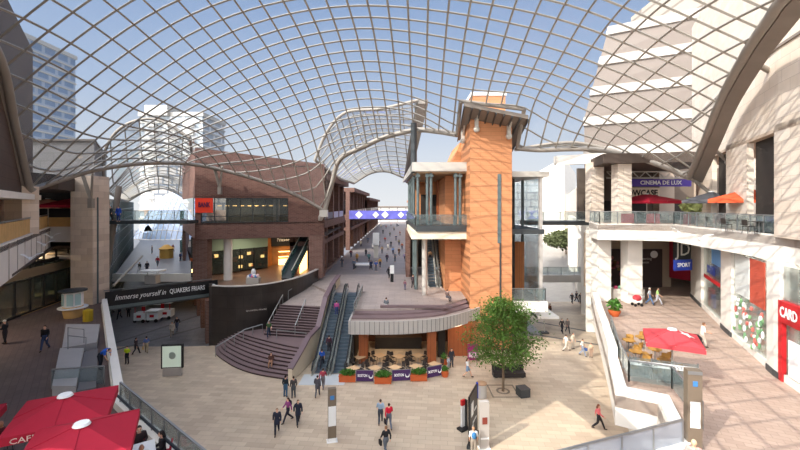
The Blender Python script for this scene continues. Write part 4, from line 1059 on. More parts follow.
MB().bb(30, 190, 0, 100, 200, 26).build('wall', mat('far_white_wall', (236, 234, 232), .8, brick=(4, 3.4, .4, (228, 228, 228), (186, 190, 196), 0.0)), fb)
MB().prism([(52, 150), (60, 146), (66, 150), (60, 160)], 0, [27, 32, 26, 30]).build('gable', M['white'], fb)
for nm, z, y0, lab, x0, x1 in (('footbridge', 4.55, 54, 'lower grey footbridge crossing the right street at terrace level', 14.6, 29), ('footbridge', 12.15, 46.5, 'slim upper footbridge crossing the right street beside the glass pavilion', 14.8, 22.5)):
    f = thing(nm, ((x0 + x1) / 2, y0, z), lab, 'footbridge')
    MB().bb(x0, y0, z - (.5 if z < 6 else 0), x1, y0 + 3, z + .45).build('deck', M['fascia'] if z < 6 else M['charcoal'], f)
    balustrade([(x0, y0 + .1), (x1, y0 + .1)], z + .45, 1.1, f, every=1.6)
# ------------------------------------------------------------------ people
def voxel(mb, size, smooth=True):
    me = bpy.data.meshes.new('t'); me.from_pydata([tuple(v) for v in mb.v], [], mb.f)
    o = bpy.data.objects.new('t', me); C.objects.link(o)
    r = o.modifiers.new('r', 'REMESH'); r.mode = 'VOXEL'; r.voxel_size = size; r.use_smooth_shade = True
    s = o.modifiers.new('s', 'SMOOTH'); s.factor = 0.5; s.iterations = 2
    bpy.context.view_layer.update()
    out = bpy.data.meshes.new_from_object(o.evaluated_get(_dg()))
    C.objects.unlink(o); bpy.data.objects.remove(o); bpy.data.meshes.remove(me)
    return out
def V3(*a): return Vector(a)
POSES = {}
def pose(name, pelvis=(0, 0, .93), chest=(0, -.01, 1.3), neck=(0, .0, 1.45), head=(0, -.02, 1.60), kn=None, an=None, el=None, wr=None, toe=(0, -1)):
    POSES[name] = dict(pelvis=V3(*pelvis), chest=V3(*chest), neck=V3(*neck), head=V3(*head), kn=[V3(*k) for k in kn], an=[V3(*k) for k in an], el=[V3(*k) for k in el], wr=[V3(*k) for k in wr])
pose('stand', kn=[(-.1, -.01, .5), (.1, -.01, .5)], an=[(-.12, .02, .09), (.12, .02, .09)], el=[(-.25, .03, 1.14), (.25, .03, 1.14)], wr=[(-.25, -.07, .9), (.25, -.07, .9)])
pose('walk', kn=[(-.09, -.2, .52), (.09, .03, .5)], an=[(-.09, -.33, .11), (.09, .34, .16)], el=[(-.25, .14, 1.16), (.25, -.06, 1.15)], wr=[(-.25, .1, .9), (.24, -.25, .95)])
pose('stride', kn=[(-.09, .06, .5), (.09, -.22, .53)], an=[(-.08, .4, .17), (.09, -.38, .11)], el=[(-.25, -.1, 1.15), (.26, .13, 1.16)], wr=[(-.22, -.3, 1.0), (.27, .16, .91)])
pose('carry', kn=[(-.1, -.04, .5), (.1, .02, .5)], an=[(-.11, -.1, .09), (.11, .14, .1)], el=[(-.26, .0, 1.15), (.26, 0, 1.15)], wr=[(-.1, -.25, 1.17), (.13, -.25, 1.12)])
pose('sit', pelvis=(0, 0, .55), chest=(0, -.02, .92), neck=(0, -.03, 1.07), head=(0, -.06, 1.22), kn=[(-.13, -.43, .52), (.13, -.43, .52)], an=[(-.13, -.42, .09), (.13, -.45, .09)], el=[(-.25, -.05, .78), (.25, -.05, .78)], wr=[(-.13, -.3, .7), (.13, -.3, .7)])
pose('bend', pelvis=(0, .06, .92), chest=(0, -.28, 1.16), neck=(0, -.42, 1.2), head=(0, -.57, 1.17), kn=[(-.1, -.03, .5), (.1, .05, .5)], an=[(-.12, .0, .09), (.12, .16, .1)], el=[(-.22, -.42, .95), (.22, -.42, .95)], wr=[(-.15, -.5, .7), (.15, -.5, .72)])
pose('push', chest=(0, -.05, 1.3), neck=(0, -.08, 1.45), head=(0, -.12, 1.6), kn=[(-.09, -.15, .52), (.09, .05, .5)], an=[(-.09, -.2, .1), (.09, .32, .15)], el=[(-.26, -.12, 1.14), (.26, -.12, 1.14)], wr=[(-.2, -.4, 1.08), (.2, -.4, 1.08)])
PM = {}
def person_meshes(ps):
    if ps in PM: return PM[ps]
    p = POSES[ps]; up = (p['neck'] - p['pelvis']).normalized()
    fwd = Vector((0, -1, 0)); shz = p['chest'].lerp(p['neck'], .72)
    sh = [shz + Vector((-.18, 0, 0)), shz + Vector((.18, 0, 0))]; hip = [p['pelvis'] + Vector((-.09, 0, -.02)), p['pelvis'] + Vector((.09, 0, -.02))]
    waist = p['pelvis'].lerp(p['chest'], .45)
    def legs(mb, k, top=0.0, stop=1.0):
        for i in (0, 1):
            a = p['an'][i] if stop == 1 else p['kn'][i].lerp(p['an'][i], stop)
            mb.tube([hip[i], hip[i].lerp(p['kn'][i], .5), p['kn'][i], p['kn'][i].lerp(a, .35), a], [.095 + k, .082 + k, .06 + k, .058 + k, .04 + k * 1.4], 10)
        mb.tube([p['pelvis'] + Vector((0, 0, -.07)), p['pelvis'], waist + Vector((0, 0, top))], [.13 + k, .165 + k, .145 + k], 14, .66, ref=(0, 1, 0.01))
    def torso(mb, k):
        mb.tube([p['pelvis'] + up * -.02, waist, p['chest'], shz + up * .02, p['neck'] + up * .0], [.16 + k, .14 + k, .175 + k, .16 + k, .065 + k], 14, .64, ref=(0, 1, 0.01))
    def arms(mb, k, stop=1.0):
        for i in (0, 1):
            w = p['el'][i].lerp(p['wr'][i], stop)
            mb.tube([shz.lerp(sh[i], .6), sh[i], sh[i].lerp(p['el'][i], .5), p['el'][i], w], [.07 + k, .062 + k, .05 + k, .042 + k, .031 + k * 1.3], 10)
    # the body
    b = MB(); legs(b, 0); torso(b, 0); arms(b, 0)
    h = p['head']; b.tube([p['neck'] - up * .05, p['neck'].lerp(h, .5)], [.06, .052], 10)
    b.ball(h, (.078, .098, .115), 14, 10); b.ball(h + Vector((0, -.055, -.06)), (.05, .045, .045), 8, 6)
    b.tube([h + Vector((0, -.09, .012)), h + Vector((0, -.118, -.022))], [.01, .019], 6)
    for s in (-1, 1): b.ball(h + Vector((s * .08, .01, -.005)), (.014, .026, .034), 6, 5)
    hands = MB()
    for i in (0, 1):
        w = p['wr'][i]; d = (w - p['el'][i]).normalized(); b.tube([w, w + d * .05, w + d * .095], [.03, .042, .036], 8, .5)
        s = -1 if i == 0 else 1; sidev = d.cross(Vector((s, 0, 0.01))).normalized()
        for q, ln in enumerate((.062, .074, .078, .066)[:4]):
            o = w + d * .085 + sidev * (-.027 + q * .018); cl = Vector((-s * .022, 0, -.004))
            hands.tube([o, o + d * ln * .5 + cl * .3, o + d * ln + cl], [.0095, .009, .007], 6)
        th = w + d * .035 + sidev * .035
        hands.tube([w + d * .02, th, th + d * .045 + sidev * .02], [.013, .012, .009], 6)
    for i in (0, 1):
        a = p['an'][i]; b.tube([a + Vector((0, .04, -.035)), a + Vector((0, -.05, -.045)), a + Vector((0, -.15, -.06))], [.038, .042, .03], 8, .8)
    body = voxel(b, .017)
    bm = bmesh.new(); bm.from_mesh(body); t = bpy.data.meshes.new('h'); t.from_pydata(hands.v, [], hands.f); bm.from_mesh(t); 
    for f in bm.faces: f.smooth = True
    bm.to_mesh(body); bm.free()
    def garment(fn, vs=.02):
        g = MB(); fn(g); return voxel(g, vs)
    R = {'body': body}
    R['top'] = garment(lambda g: (torso(g, .016), arms(g, .014, .95)))
    R['tshirt'] = garment(lambda g: (torso(g, .015), arms(g, .016, -.0 + .02)))
    def coat(g):
        torso(g, .024); arms(g, .02, .96)
        q = [hip[0].lerp(p['kn'][0], .6), hip[1].lerp(p['kn'][1], .6)]; m_ = (q[0] + q[1]) / 2
        if ps != 'sit': g.tube([p['pelvis'] + up * .05, p['pelvis'], m_], [.175, .19, .2], 14, .72, ref=(0, 1, 0.01))
    R['coat'] = garment(coat)
    R['trousers'] = garment(lambda g: legs(g, .014))
    R['shorts'] = garment(lambda g: [g.tube([hip[i], hip[i].lerp(p['kn'][i], .8)], [.115, .105], 10) for i in (0, 1)] + [g.tube([p['pelvis'] + Vector((0, 0, -.07)), p['pelvis'], waist], [.145, .18, .155], 14, .66, ref=(0, 1, 0.01))])
    g = MB(); g.ball(h + Vector((0, .018, .03)), (.09, .1, .105), 12, 8); bmh = voxel(g, .014)
    R['hair'] = bmh
    g = MB(); g.ball(h + Vector((0, .02, .03)), (.092, .1, .108), 12, 8); g.tube([h + Vector((0, .06, 0)), h + Vector((0, .09, -.12)), h + Vector((0, .07, -.26))], [.08, .085, .05], 10, .6); R['long_hair'] = voxel(g, .016)
    for k_ in ('hair', 'long_hair'):
        bm = bmesh.new(); bm.from_mesh(R[k_])
        kill = [v for v in bm.verts if (v.co - h).y < -.045 and (v.co - h).z < .065 and abs((v.co - h).x) < .2]
        bmesh.ops.delete(bm, geom=kill, context='VERTS'); bm.to_mesh(R[k_]); bm.free()
    for i in (0, 1):
        g = MB(); a = p['an'][i]; g.tube([a + Vector((0, .05, -.035)), a + Vector((0, -.05, -.042)), a + Vector((0, -.175, -.06))], [.05, .052, .032], 8, .85); R['shoe%d' % i] = voxel(g, .018)
    g = MB()
    for s in (-1, 1): g.ball(h + Vector((s * .03, -.087, .008)), .011, 6, 4)
    e = bpy.data.meshes.new('eyes'); e.from_pydata(g.v, [], g.f); R['eyes'] = e
    bk = MB(); c = p['chest'] + Vector((0, .19, -.02)); bk.ball(c, (.15, .11, .22), 10, 8); R['backpack'] = voxel(bk, .03)
    bg = MB(); w = p['wr'][1]; bg.box(w + Vector((.03, -.0, -.3)), (.12, .3, .28)); bg.tube([w + Vector((.03, -.1, -.16)), w + Vector((.03, 0, -.04)), w + Vector((.03, .1, -.16))], .01, 6)
    e = bpy.data.meshes.new('bag'); e.from_pydata(bg.v, [], bg.f); R['handbag'] = e
    g = MB(); g.ball(h + Vector((0, 0, .06)), (.095, .11, .085), 10, 6); g.tube([h + Vector((0, -.04, .05)), h + Vector((0, -.17, .045))], [.07, .06], 8, .15); R['cap'] = voxel(g, .016)
    for k_, m_ in R.items():
        m_.name = k_; m_.materials.clear(); m_.materials.append(None)
    PM[ps] = R
    return R
SKIN = [mat('light_skin', (224, 176, 148), .6), mat('tanned_skin', (188, 134, 104), .6), mat('brown_skin', (120, 80, 60), .6)]
def pm(c):
    return mat('cloth_%d_%d_%d' % c, c, .85)
PEOPLE = []
def person(loc, ps, rz, label, top=(60, 60, 66), bot=(50, 54, 66), kind='top', legs='trousers', hair=(60, 44, 34), long=False, extra=(), skin=0, far=False, h=1.0, shoes=(50, 44, 42), group=None):
    r = person_meshes(ps)
    root = thing('person', loc, label, 'person', group); root.rotation_euler = (0, 0, rz); root.scale = (h * .95,) * 3
    def part(nm, m, name=None):
        o = bpy.data.objects.new(name or nm, r[nm]); C.objects.link(o); o.parent = root
        o.material_slots[0].link = 'OBJECT'; o.material_slots[0].material = m
    part('body', SKIN[skin]); part(kind, pm(top), {'top': 'jacket', 'tshirt': 'shirt', 'coat': 'coat'}[kind]); part(legs, pm(bot))
    if hair: part('long_hair' if long else 'hair', pm(hair), 'hair')
    if not far: part('shoe0', pm(shoes), 'shoe'); part('shoe1', pm(shoes), 'shoe'); part('eyes', M['dark'])
    for e, c in extra: part(e, pm(c))
    PEOPLE.append(root); return root
def face(px0, px1): return 0
S_, W_, K_, C_ = 'stand', 'walk', 'stride', 'carry'
U = PI
# the square
person(G(277, 434), W_, .2, 'man in a long navy coat, leftmost of the trio walking below the stairs', (40, 44, 62), (36, 38, 50), 'coat', hair=(150, 120, 96))
person(G(288, 422), K_, -.9, 'woman in pink and purple with a dark backpack, middle of the trio below the stairs', (150, 70, 128), (40, 38, 54), long=True, extra=(('backpack', (52, 34, 50)),))
person(G(298, 424.5), W_, .4, 'person in navy with a dark backpack, rightmost of the trio below the stairs', (38, 42, 58), (38, 40, 50), 'coat', extra=(('backpack', (30, 32, 40)),), hair=(110, 86, 66))
person(G(285.5, 397), S_, 2.8, 'man in blue jeans standing at the foot of the staircase balustrade, left of his companion', (34, 42, 50), (58, 92, 120), hair=(40, 34, 30))
person(G(293.5, 398), S_, -2.6, 'person in a dark grey jacket beside the blue jeans man at the stair foot', (74, 70, 70), (70, 74, 80))
person(G(317.5, 397), W_, U, 'person in dark grey walking towards the escalator from the square', (78, 76, 84), (84, 84, 90), 'coat')
person(G(323, 389), K_, U, 'person in a red top about to step onto the escalator', (160, 60, 74), (110, 104, 108))
person(G(380.5, 424), W_, U, 'man in a pale blue shirt beside the man in red', (150, 170, 190), (60, 66, 76), 'tshirt', hair=(80, 60, 46))
person(G(389, 428.5), K_, -2.9, 'man in a bright red top carrying a dark bag', (206, 26, 56), (92, 98, 112), hair=(60, 40, 30), extra=(('handbag', (36, 30, 34)),))
person(G(386, 454), W_, -2.7, 'person in black with a black shoulder bag in front of the man in red', (34, 34, 38), (96, 102, 112), extra=(('handbag', (24, 24, 26)),), hair=(150, 110, 80))
person(G(473.5, 455), S_, U, 'person in white and blue reading the black board', (214, 214, 210), (150, 140, 128), 'tshirt', hair=(170, 130, 96), extra=(('backpack', (60, 120, 170)),))
person(G(467.5, 377.5), K_, 1.4, 'woman in a white top and pale blue shorts walking past the cafe', (232, 230, 228), (130, 156, 186), 'tshirt', 'shorts', hair=(110, 80, 56), long=True)
person(G(451.5, 367), S_, .2, 'man in dark clothes with arms at his sides by the cafe entrance', (52, 50, 58), (56, 56, 64), h=1.02)
person(G(448.5, 368), S_, .6, 'small child in pale clothes in front of the cafe entrance', (190, 196, 204), (150, 154, 164), h=.62)
person(G(598.5, 429.5), K_, 1.2, 'woman in pink jacket and black trousers walking alone right of the square', (222, 110, 116), (36, 34, 38), hair=(120, 70, 50), long=True)
person(G(566, 351), K_, 1.6, 'person in sunlit white clothes, leftmost of the bright group at the right street mouth', (240, 236, 226), (214, 204, 190), 'tshirt')
person(G(573, 349), S_, .5, 'person in cream clothes, middle of the bright group at the right street mouth', (236, 226, 206), (190, 180, 168), 'tshirt')
person(G(582.5, 356), W_, .9, 'person in white with a blue bag in the bright group at the right street mouth', (238, 234, 226), (150, 160, 180), 'tshirt', extra=(('handbag', (60, 90, 150)),))
person(G(591, 357.5), S_, -.6, 'person in beige, rightmost of the bright group at the right street mouth', (212, 186, 160), (180, 150, 130), h=.85)
person(G(562, 333), W_, .1, 'man in dark grey, left of the pair walking out of the right street', (72, 66, 66), (40, 42, 50))
person(G(567.5, 333), K_, .0, 'woman in a grey coat, right of the pair walking out of the right street', (112, 104, 102), (44, 46, 56), 'coat', long=True)
person(G(550, 316), S_, 2, 'person in brown standing by the white parasol under the right pavilion', (120, 70, 50), (40, 40, 44))
person(G(572, 304), W_, .2, 'dark figure pushing along, left of three under the lower right footbridge', (60, 62, 74), (40, 42, 52), far=True)
person(G(576.5, 302.5), K_, .3, 'dark figure in the middle of three under the lower right footbridge', (44, 44, 54), (38, 40, 50), far=True)
person(G(580.5, 304), W_, -.3, 'dark figure, right of three under the lower right footbridge', (32, 32, 38), (38, 38, 44), far=True)
# left street, ground
person(G(127, 364), S_, .1, 'steward in a yellow high visibility vest at the left of the square', (206, 232, 40), (36, 38, 44), 'tshirt', hair=(60, 50, 40))
person(G(136, 354.5), W_, 2.8, 'person in dark clothes walking just behind the yellow vest steward', (72, 60, 64), (48, 46, 54))
person(G(146.5, 353), K_, -2.6, 'person in blue and white right of the two behind the yellow vest steward', (92, 110, 160), (176, 160, 132), 'tshirt', extra=(('handbag', (190, 150, 80)),))
person(G(172, 336.5), W_, .4, 'person in a cream coat strolling on the left street paving', (206, 196, 182), (150, 136, 122), 'coat')
person(G(177, 331), K_, .3, 'person in black beside the cream coat on the left street paving', (44, 40, 44), (70, 80, 100))
person(G(119.5, 319), W_, 0, 'dark figure below the black banner bridge, second from the left', (44, 42, 46), (36, 36, 42))
person(G(128.5, 317), S_, .3, 'dark figure below the black banner bridge, third from the left and nearest the stall', (34, 34, 38), (38, 38, 42))
person(G(111.5, 313.5), W_, -.3, 'dark figure below the black banner bridge, closest to the left deck', (54, 52, 56), (48, 48, 52))
# stairs and escalators
person((-12.85, 39.2, 1.5), W_, .2, 'man in a dark top and green tabard on the stair landing', (70, 96, 60), (40, 52, 74), 'tshirt')
person((-11.3, 35.1, .30), 'sit', .1, 'person in brown seated on the lower steps of the staircase', (96, 66, 58), (170, 130, 104), long=True)
person((-6.95, 35.6, .05), W_, U, 'person in a bright blue top on the lowest steps of the escalator', (40, 84, 170), (44, 44, 54), 'tshirt')
person((-6.6, 37.2, .75), S_, U, 'person in dark maroon a few steps up the escalator', (72, 40, 52), (50, 48, 52))
person((-6.6, 41.6, 2.9), S_, U, 'person in a pink top near the top of the escalator', (186, 82, 140), (60, 70, 110))
# plateau and central street
person((-1.35, 39.1, 4.18), 'sit', U * .0 + 3.0, 'person in grey seated on the curved steps of the plateau', (120, 124, 128), (196, 196, 194))
person(G(413, 288, ZC), W_, 2.9, 'person in dark clothes standing on the sunlit plateau', (58, 46, 52), (60, 50, 54))
person(G(405, 290, ZC), S_, 2.6, 'child in pink and grey on the sunlit plateau beside the dark figure', (150, 104, 116), (110, 104, 120), h=.72)
person(G(447, 302, ZC), 'sit', 2.2, 'person seated on the low steps by the pavilion escalators', (110, 90, 84), (90, 90, 96))
person((4.0, 53, 6.9), S_, U, 'person riding the left pavilion escalator', (200, 160, 120), (60, 60, 66), 'tshirt')
crowd = [(354, 270, 'blue grey', (92, 104, 124)), (342, 268, 'slate', (84, 82, 92)), (371, 270.5, 'navy', (46, 54, 84)), (380, 268, 'mustard', (196, 150, 70)), (376, 271.5, 'blue', (70, 92, 160)),
         (389, 279, 'black', (40, 38, 42)), (387, 263, 'plum', (80, 54, 72)), (395, 262, 'grey', (128, 128, 134)), (399, 256, 'brown', (120, 84, 64)), (366, 257, 'black and grey', (62, 60, 66)),
         (382, 254, 'tan', (176, 146, 112)), (373, 250, 'pale grey', (170, 170, 172)), (402, 250, 'rust', (150, 80, 54)), (391, 248, 'charcoal', (66, 66, 70)), (361, 247, 'cream', (206, 196, 176)),
         (385, 243, 'red', (170, 54, 50)), (396, 241, 'dark blue', (50, 60, 96)), (378, 240, 'white', (220, 218, 214)), (390, 237, 'olive', (96, 96, 70)), (400, 236, 'maroon', (110, 50, 54)), (383, 234, 'dark grey', (80, 80, 86)), (394, 231, 'beige', (196, 176, 150))]
for i, (px, py, cn, c) in enumerate(crowd):
    where = 'nearest the plateau' if py > 266 else ('midway along' if py > 246 else 'far along')
    person(G(px, py, ZC), (W_, S_, K_)[i % 3], (0.2, 2.9, -2.8, .5)[i % 4], 'pedestrian in a %s top, %s the central street' % (cn, where), c, ((56, 58, 70), (90, 92, 100), (44, 42, 46))[i % 3], ('top', 'tshirt', 'coat')[i % 3], far=True, long=bool(i % 2))
more = [(369, 262, 'teal', (60, 120, 124)), (351, 258, 'wine', (104, 44, 60)), (357, 262, 'ochre', (180, 140, 80)), (393, 255, 'sky blue', (120, 150, 196)), (388, 251, 'ivory', (216, 208, 196)), (379, 247, 'black and red', (90, 30, 34)),
        (368, 243, 'steel blue', (86, 100, 122)), (399, 246, 'khaki', (130, 124, 92)), (373, 237, 'mauve', (150, 120, 150)), (386, 229, 'brick red', (160, 70, 58)), (391, 226, 'pale pink', (220, 180, 180)), (397, 227, 'midnight blue', (34, 38, 66)), (381, 228, 'sand', (200, 180, 140)), (405, 262, 'lilac', (170, 150, 190))]
for i, (px, py, cn, c) in enumerate(more):
    person(G(px, py, ZC), (K_, W_, S_)[i % 3], (2.8, .3, -.4, 3.0)[i % 4], 'walker wearing a %s jacket, %s the central street' % (cn, 'early along' if py > 250 else 'deep into'), c, ((66, 60, 60), (50, 56, 80))[i % 2], ('coat', 'top')[i % 2], far=True)
person((-5.4, 87.2, 11.7), S_, 0, 'person in bright yellow on the blue and white banner bridge', (240, 220, 30), (60, 60, 60), 'tshirt', far=True)
person((-9.0, 87.2, 11.7), S_, .3, 'person in green at the left end of the banner bridge', (150, 170, 60), (60, 60, 60), 'tshirt', far=True)
person((-7.2, 87.2, 11.7), W_, .6, 'person in dark brown second from the left on the banner bridge', (90, 60, 50), (60, 60, 60), far=True)
person((-1.6, 87.2, 11.7), W_, .6, 'person in purple at the right half of the banner bridge', (120, 70, 120), (60, 60, 60), far=True)
# left deck
person(G(45, 350.5, 5), W_, .3, 'man in a black jacket and blue jeans on the left upper deck', (34, 32, 34), (58, 72, 104))
person(G(5, 344, 5), C_, -1.4, 'person in black with a white hat at the far left of the upper deck', (36, 36, 40), (46, 44, 48), extra=(('cap', (210, 206, 200)),), hair=None)
person(G(101, 369.5, 5), 'bend', 1.5, 'person in a bright blue top bending over by the white parapet', (36, 92, 190), (40, 42, 50), 'tshirt')
person(G(110.5, 221.5, 12.75), W_, .2, 'dark figure standing at the left end of the upper left footbridge', (60, 64, 66), (60, 60, 60), far=True)
person(G(118.5, 221.5, 12.75), S_, .1, 'person in a bright blue coat on the upper left footbridge', (36, 74, 170), (40, 60, 110), 'coat', far=True)
for i, (px, py, lab, c, b) in enumerate(((139.5, 274, 'black and white', (60, 60, 60), (200, 200, 200)), (147, 273, 'dark', (50, 46, 50), (60, 60, 70)), (157.5, 267, 'red', (200, 40, 50), (90, 90, 100)), (180.5, 262, 'navy', (50, 60, 100), (44, 50, 70)), (173, 252, 'maroon', (140, 40, 50), (60, 50, 60)), (152, 254, 'brown', (110, 80, 60), (60, 60, 60)))):
    person(G(px, py, 5), (W_, S_)[i % 2], .4 * i, 'pedestrian in a %s outfit on the raised deck of the left street' % lab, c, b, far=True)
# right terrace
person(G(649.5, 305, 5), W_, 1.0, 'man in a pale grey top walking on the right terrace', (176, 180, 186), (90, 116, 150), 'tshirt', hair=(200, 190, 180))
person(G(657.5, 305, 5), K_, .9, 'person in a light green top beside the man in grey on the right terrace', (160, 200, 120), (170, 170, 176), 'tshirt')
person(G(702, 347, 5), 'push', 1.2, 'person in white pushing a buggy beside the star parasol', (236, 230, 220), (220, 206, 190), 'tshirt', hair=(140, 100, 70))
person((9.85, 13.4, 5), S_, 2.6, 'person with fair hair and pink top whose head shows at the lower right', (226, 158, 150), (90, 90, 100), 'tshirt', hair=(214, 186, 150))
# ------------------------------------------------------------------ parasols
def parasol(name, loc, rz, size, hgt, m, label, cat='parasol', group=None, rise=.75, val=.25, sides=4, star=False, txt=None):
    r = thing(name, loc, label, cat, group)
    A_ = [(math.cos(2 * PI * (i + .5) / sides) , math.sin(2 * PI * (i + .5) / sides)) for i in range(sides)]
    k = size / 2 / math.cos(PI / sides); L0 = Vector(loc)
    rot = Matrix.Rotation(rz, 3, 'Z')
    def W(x, y, z): return L0 + rot @ Vector((x, y, z))
    cn = [W(a * k, b * k, hgt - rise) for a, b in A_]; top = W(0, 0, hgt)
    ring = [top.lerp(c, .09) for c in cn]
    o = MB(); n = sides
    vs = []
    fs = []
    pts = ring + cn + [c - Vector((0, 0, val)) for c in cn]
    mids = [(cn[i] + cn[(i + 1) % n]) / 2 + Vector((0, 0, -.0)) for i in range(n)]
    rm = [(ring[i] + ring[(i + 1) % n]) / 2 for i in range(n)]
    for i in range(n):
        j = (i + 1) % n
        o.add([ring[i], cn[i], mids[i], rm[i]], [(0, 1, 2, 3)]); o.add([rm[i], mids[i], cn[j], ring[j]], [(0, 1, 2, 3)])
    cm = o.build('canopy', m, r)
    sol = cm.modifiers.new('thick', 'SOLIDIFY'); sol.thickness = .02
    v = MB()
    for i in range(n):
        j = (i + 1) % n; v.sheet([[cn[i], cn[j]], [cn[i] - Vector((0, 0, val)), cn[j] - Vector((0, 0, val))]], .015, off=(0, 0.012, 0))
    v.build('valance', m, cm)
    MB().tube([top + Vector((0, 0, -.03)), top + Vector((0, 0, .04))], [.24, .2], 14).build('vent_cap', M['purewhite'], cm)
    for i in range(n):
        j = (i + 1) % n
        MB().tube([ring[i] - Vector((0, 0, .04)), cn[i] - Vector((0, 0, .04))], .025, 6).build('rib', M['steel'], r)
        MB().tube([rm[i] - Vector((0, 0, .04)), mids[i] - Vector((0, 0, .04))], .02, 6).build('rib', M['steel'], r)
    MB().tube([L0, L0 + Vector((0, 0, hgt - .02))], .05, 10).build('pole', M['steel'], r, smooth=True)
    MB().box(L0 + Vector((0, 0, .06)), (.8, .8, .12), rz).build('foot', M['charcoal'], r)
    if star:
        mm = max(mids, key=lambda c: c.x - .6 * c.y); c = top.lerp(mm, .5); e2 = (mm - top).normalized(); e1 = Vector((-e2.y, e2.x, 0)).normalized()
        pts = [c + (e1 * math.sin(PI * q / 5) + e2 * math.cos(PI * q / 5)) * (.42 if q % 2 == 0 else .17) + Vector((0, 0, .05)) for q in range(10)]
        s_ = MB(); s_.add(pts, [tuple(range(10))]); s_.add([p - Vector((0, 0, .02)) for p in pts], [tuple(range(9, -1, -1))]); s_.build('white_star', M['purewhite'], r)
    return r, cn, W
pr, cn, W = parasol('parasol', (-11.8, 14.1, 5), math.radians(28), 2.75, 2.8, M['burgundy'], 'farther burgundy canvas parasol at lower left, cream lettering on its front edge', rise=.5)
fa = sorted(cn, key=lambda c: c.y)[:2]; fa.sort(key=lambda c: c.x); dd = (fa[1] - fa[0]).normalized()
text('lettering', 'CAFE ROUGE', .24, fa[0].lerp(fa[1], .42) + Vector((.06, -.06, -.12)), pr, M['stone'], rz=math.atan2(dd.y, dd.x), width=1.7, extr=.005)
pr2, cn, W = parasol('parasol', (-9.75, 12.25, 5), math.radians(28), 2.75, 2.8, M['burgundy'], 'nearer burgundy canvas parasol at lower left, closest to the glass balustrade', rise=.5)
parasol('parasol', (-15.0, 12.95, 5), math.radians(28), 2.6, 2.6, M['burgundy'], 'burgundy parasol cut off by the left edge behind the other two', rise=.4)
parasol('parasol', (14.7, 21.6, 5), math.radians(-28), 2.55, 2.8, M['redcanvas'], 'faded red parasol with a white star on the sunlit right terrace', star=True, rise=.5)
# upper right
for x, y, sz, hh, m, lab in ((25.6, 41.5, 4.6, 2.9, M['burgundy'], 'maroon parasol in front of the cinema entrance on the upper right deck'),
                             (26.8, 34.4, 3.0, 2.9, M['greycanvas'], 'dark grey parasol between the white piers of the upper right gallery'),
                             (24.6, 28.2, 3.3, 2.9, M['orangecanvas'], 'orange parasol in the second opening of the upper right gallery'),
                             (22.9, 21.9, 2.6, 2.9, M['orangecanvas'], 'orange parasol cut by the right edge of the upper gallery')):
    parasol('parasol', (x, y, 12.75), .3, sz, hh, m, lab)
parasol('parasol', (-33.2, 41.0, 12.35), .3, 4.4, 2.9, M['burgundy'], 'deep burgundy parasol on the upper left cafe deck beside the stone pillar')
parasol('parasol', (-36.5, 41.5, 12.35), .3, 3.4, 2.8, mat('peach_canvas', (226, 170, 140), .8), 'pale peach parasol on the upper left cafe deck, left of the burgundy one')
parasol('parasol', (16.4, 45.4, 0), 0, 2.4, 2.9, M['purewhite'], 'small white parasol under the right glass pavilion')
# ------------------------------------------------------------------ furniture
def table(m_top, size, round_=False, leg=M['rail']):
    r = thing('cafe_table', (0, 0, 0), 'square cafe table', 'table')
    (MB().tube([(0, 0, .72), (0, 0, .75)], size / 2, 20) if round_ else MB().box((0, 0, .735), (size, size, .03))).build('table_top', m_top, r)
    MB().tube([(0, 0, .02), (0, 0, .72)], .03, 8).build('stem', leg, r); MB().tube([(0, 0, 0), (0, 0, .03)], .22, 14).build('base', leg, r)
    return r
def chair(m_seat, m_frame):
    r = thing('cafe_chair', (0, 0, 0), 'cafe chair', 'chair')
    MB().box((0, 0, .45), (.42, .42, .04)).build('seat', m_seat, r)
    MB().sheet([[(-.2, .2, .5), (-.1, .235, .5), (.1, .235, .5), (.2, .2, .5)], [(-.2, .25, .84), (-.1, .285, .86), (.1, .285, .86), (.2, .25, .84)]], .03, off=(0, .025, 0)).build('backrest', m_seat, r)
    for x in (-.18, .18):
        for y in (-.18, .2): MB().tube([(x, y, .44), (x * 1.12, y * 1.15, 0)], .014, 6).build('leg', m_frame, r)
    return r
tanw = mat('tan_table_top', (214, 178, 138), .5); wick = mat('dark_woven_chair', (62, 54, 50), .8, noise=(20, .2)); mus = mat('mustard_wicker', (176, 130, 62), .7, noise=(20, .2))
TT = Proto(table(tanw, .85)); TC = Proto(chair(wick, M['black']))
rows = [(353, 368, 0), (375, 367.6, 0), (395, 367, 0), (416, 366, 0), (360, 356.6, 1), (380, 355, 1), (399, 356, 1), (434.5, 363.6, 2), (418, 355, 1)]
ords = ['leftmost', 'second from left', 'third from left', 'rightmost']
names = ['leftmost in the front row', 'second from left in the front row', 'third from left in the front row', 'right end of the front row', 'leftmost in the row behind', 'middle of the row behind', 'third in the row behind', 'alone behind the right purple banner', 'right end of the row behind']
n_c = 0
for i, (px, py, k) in enumerate(rows):
    p = G(px, py, .75); p.z = 0
    o = TT.put(p, .75, 'tan square cafe table, %s' % names[i]); o['group'] = 'tan tables of the ground floor cafe'
    for q in range(4):
        a = .75 + q * PI / 2 + PI / 4 * 0; c = p + Vector((math.sin(a) * .78, -math.cos(a) * .78, 0))
        o = TC.put(c, a + PI, 'dark woven cafe chair, table %s, %s seat' % (names[i], ('front left', 'front right', 'back right', 'back left')[[3, 0, 1, 2][q] if False else q]))
        o['group'] = 'dark woven chairs of the ground floor cafe'
RTb = Proto(table(mus, .75, True)); RCh = Proto(chair(mus, M['steel']))
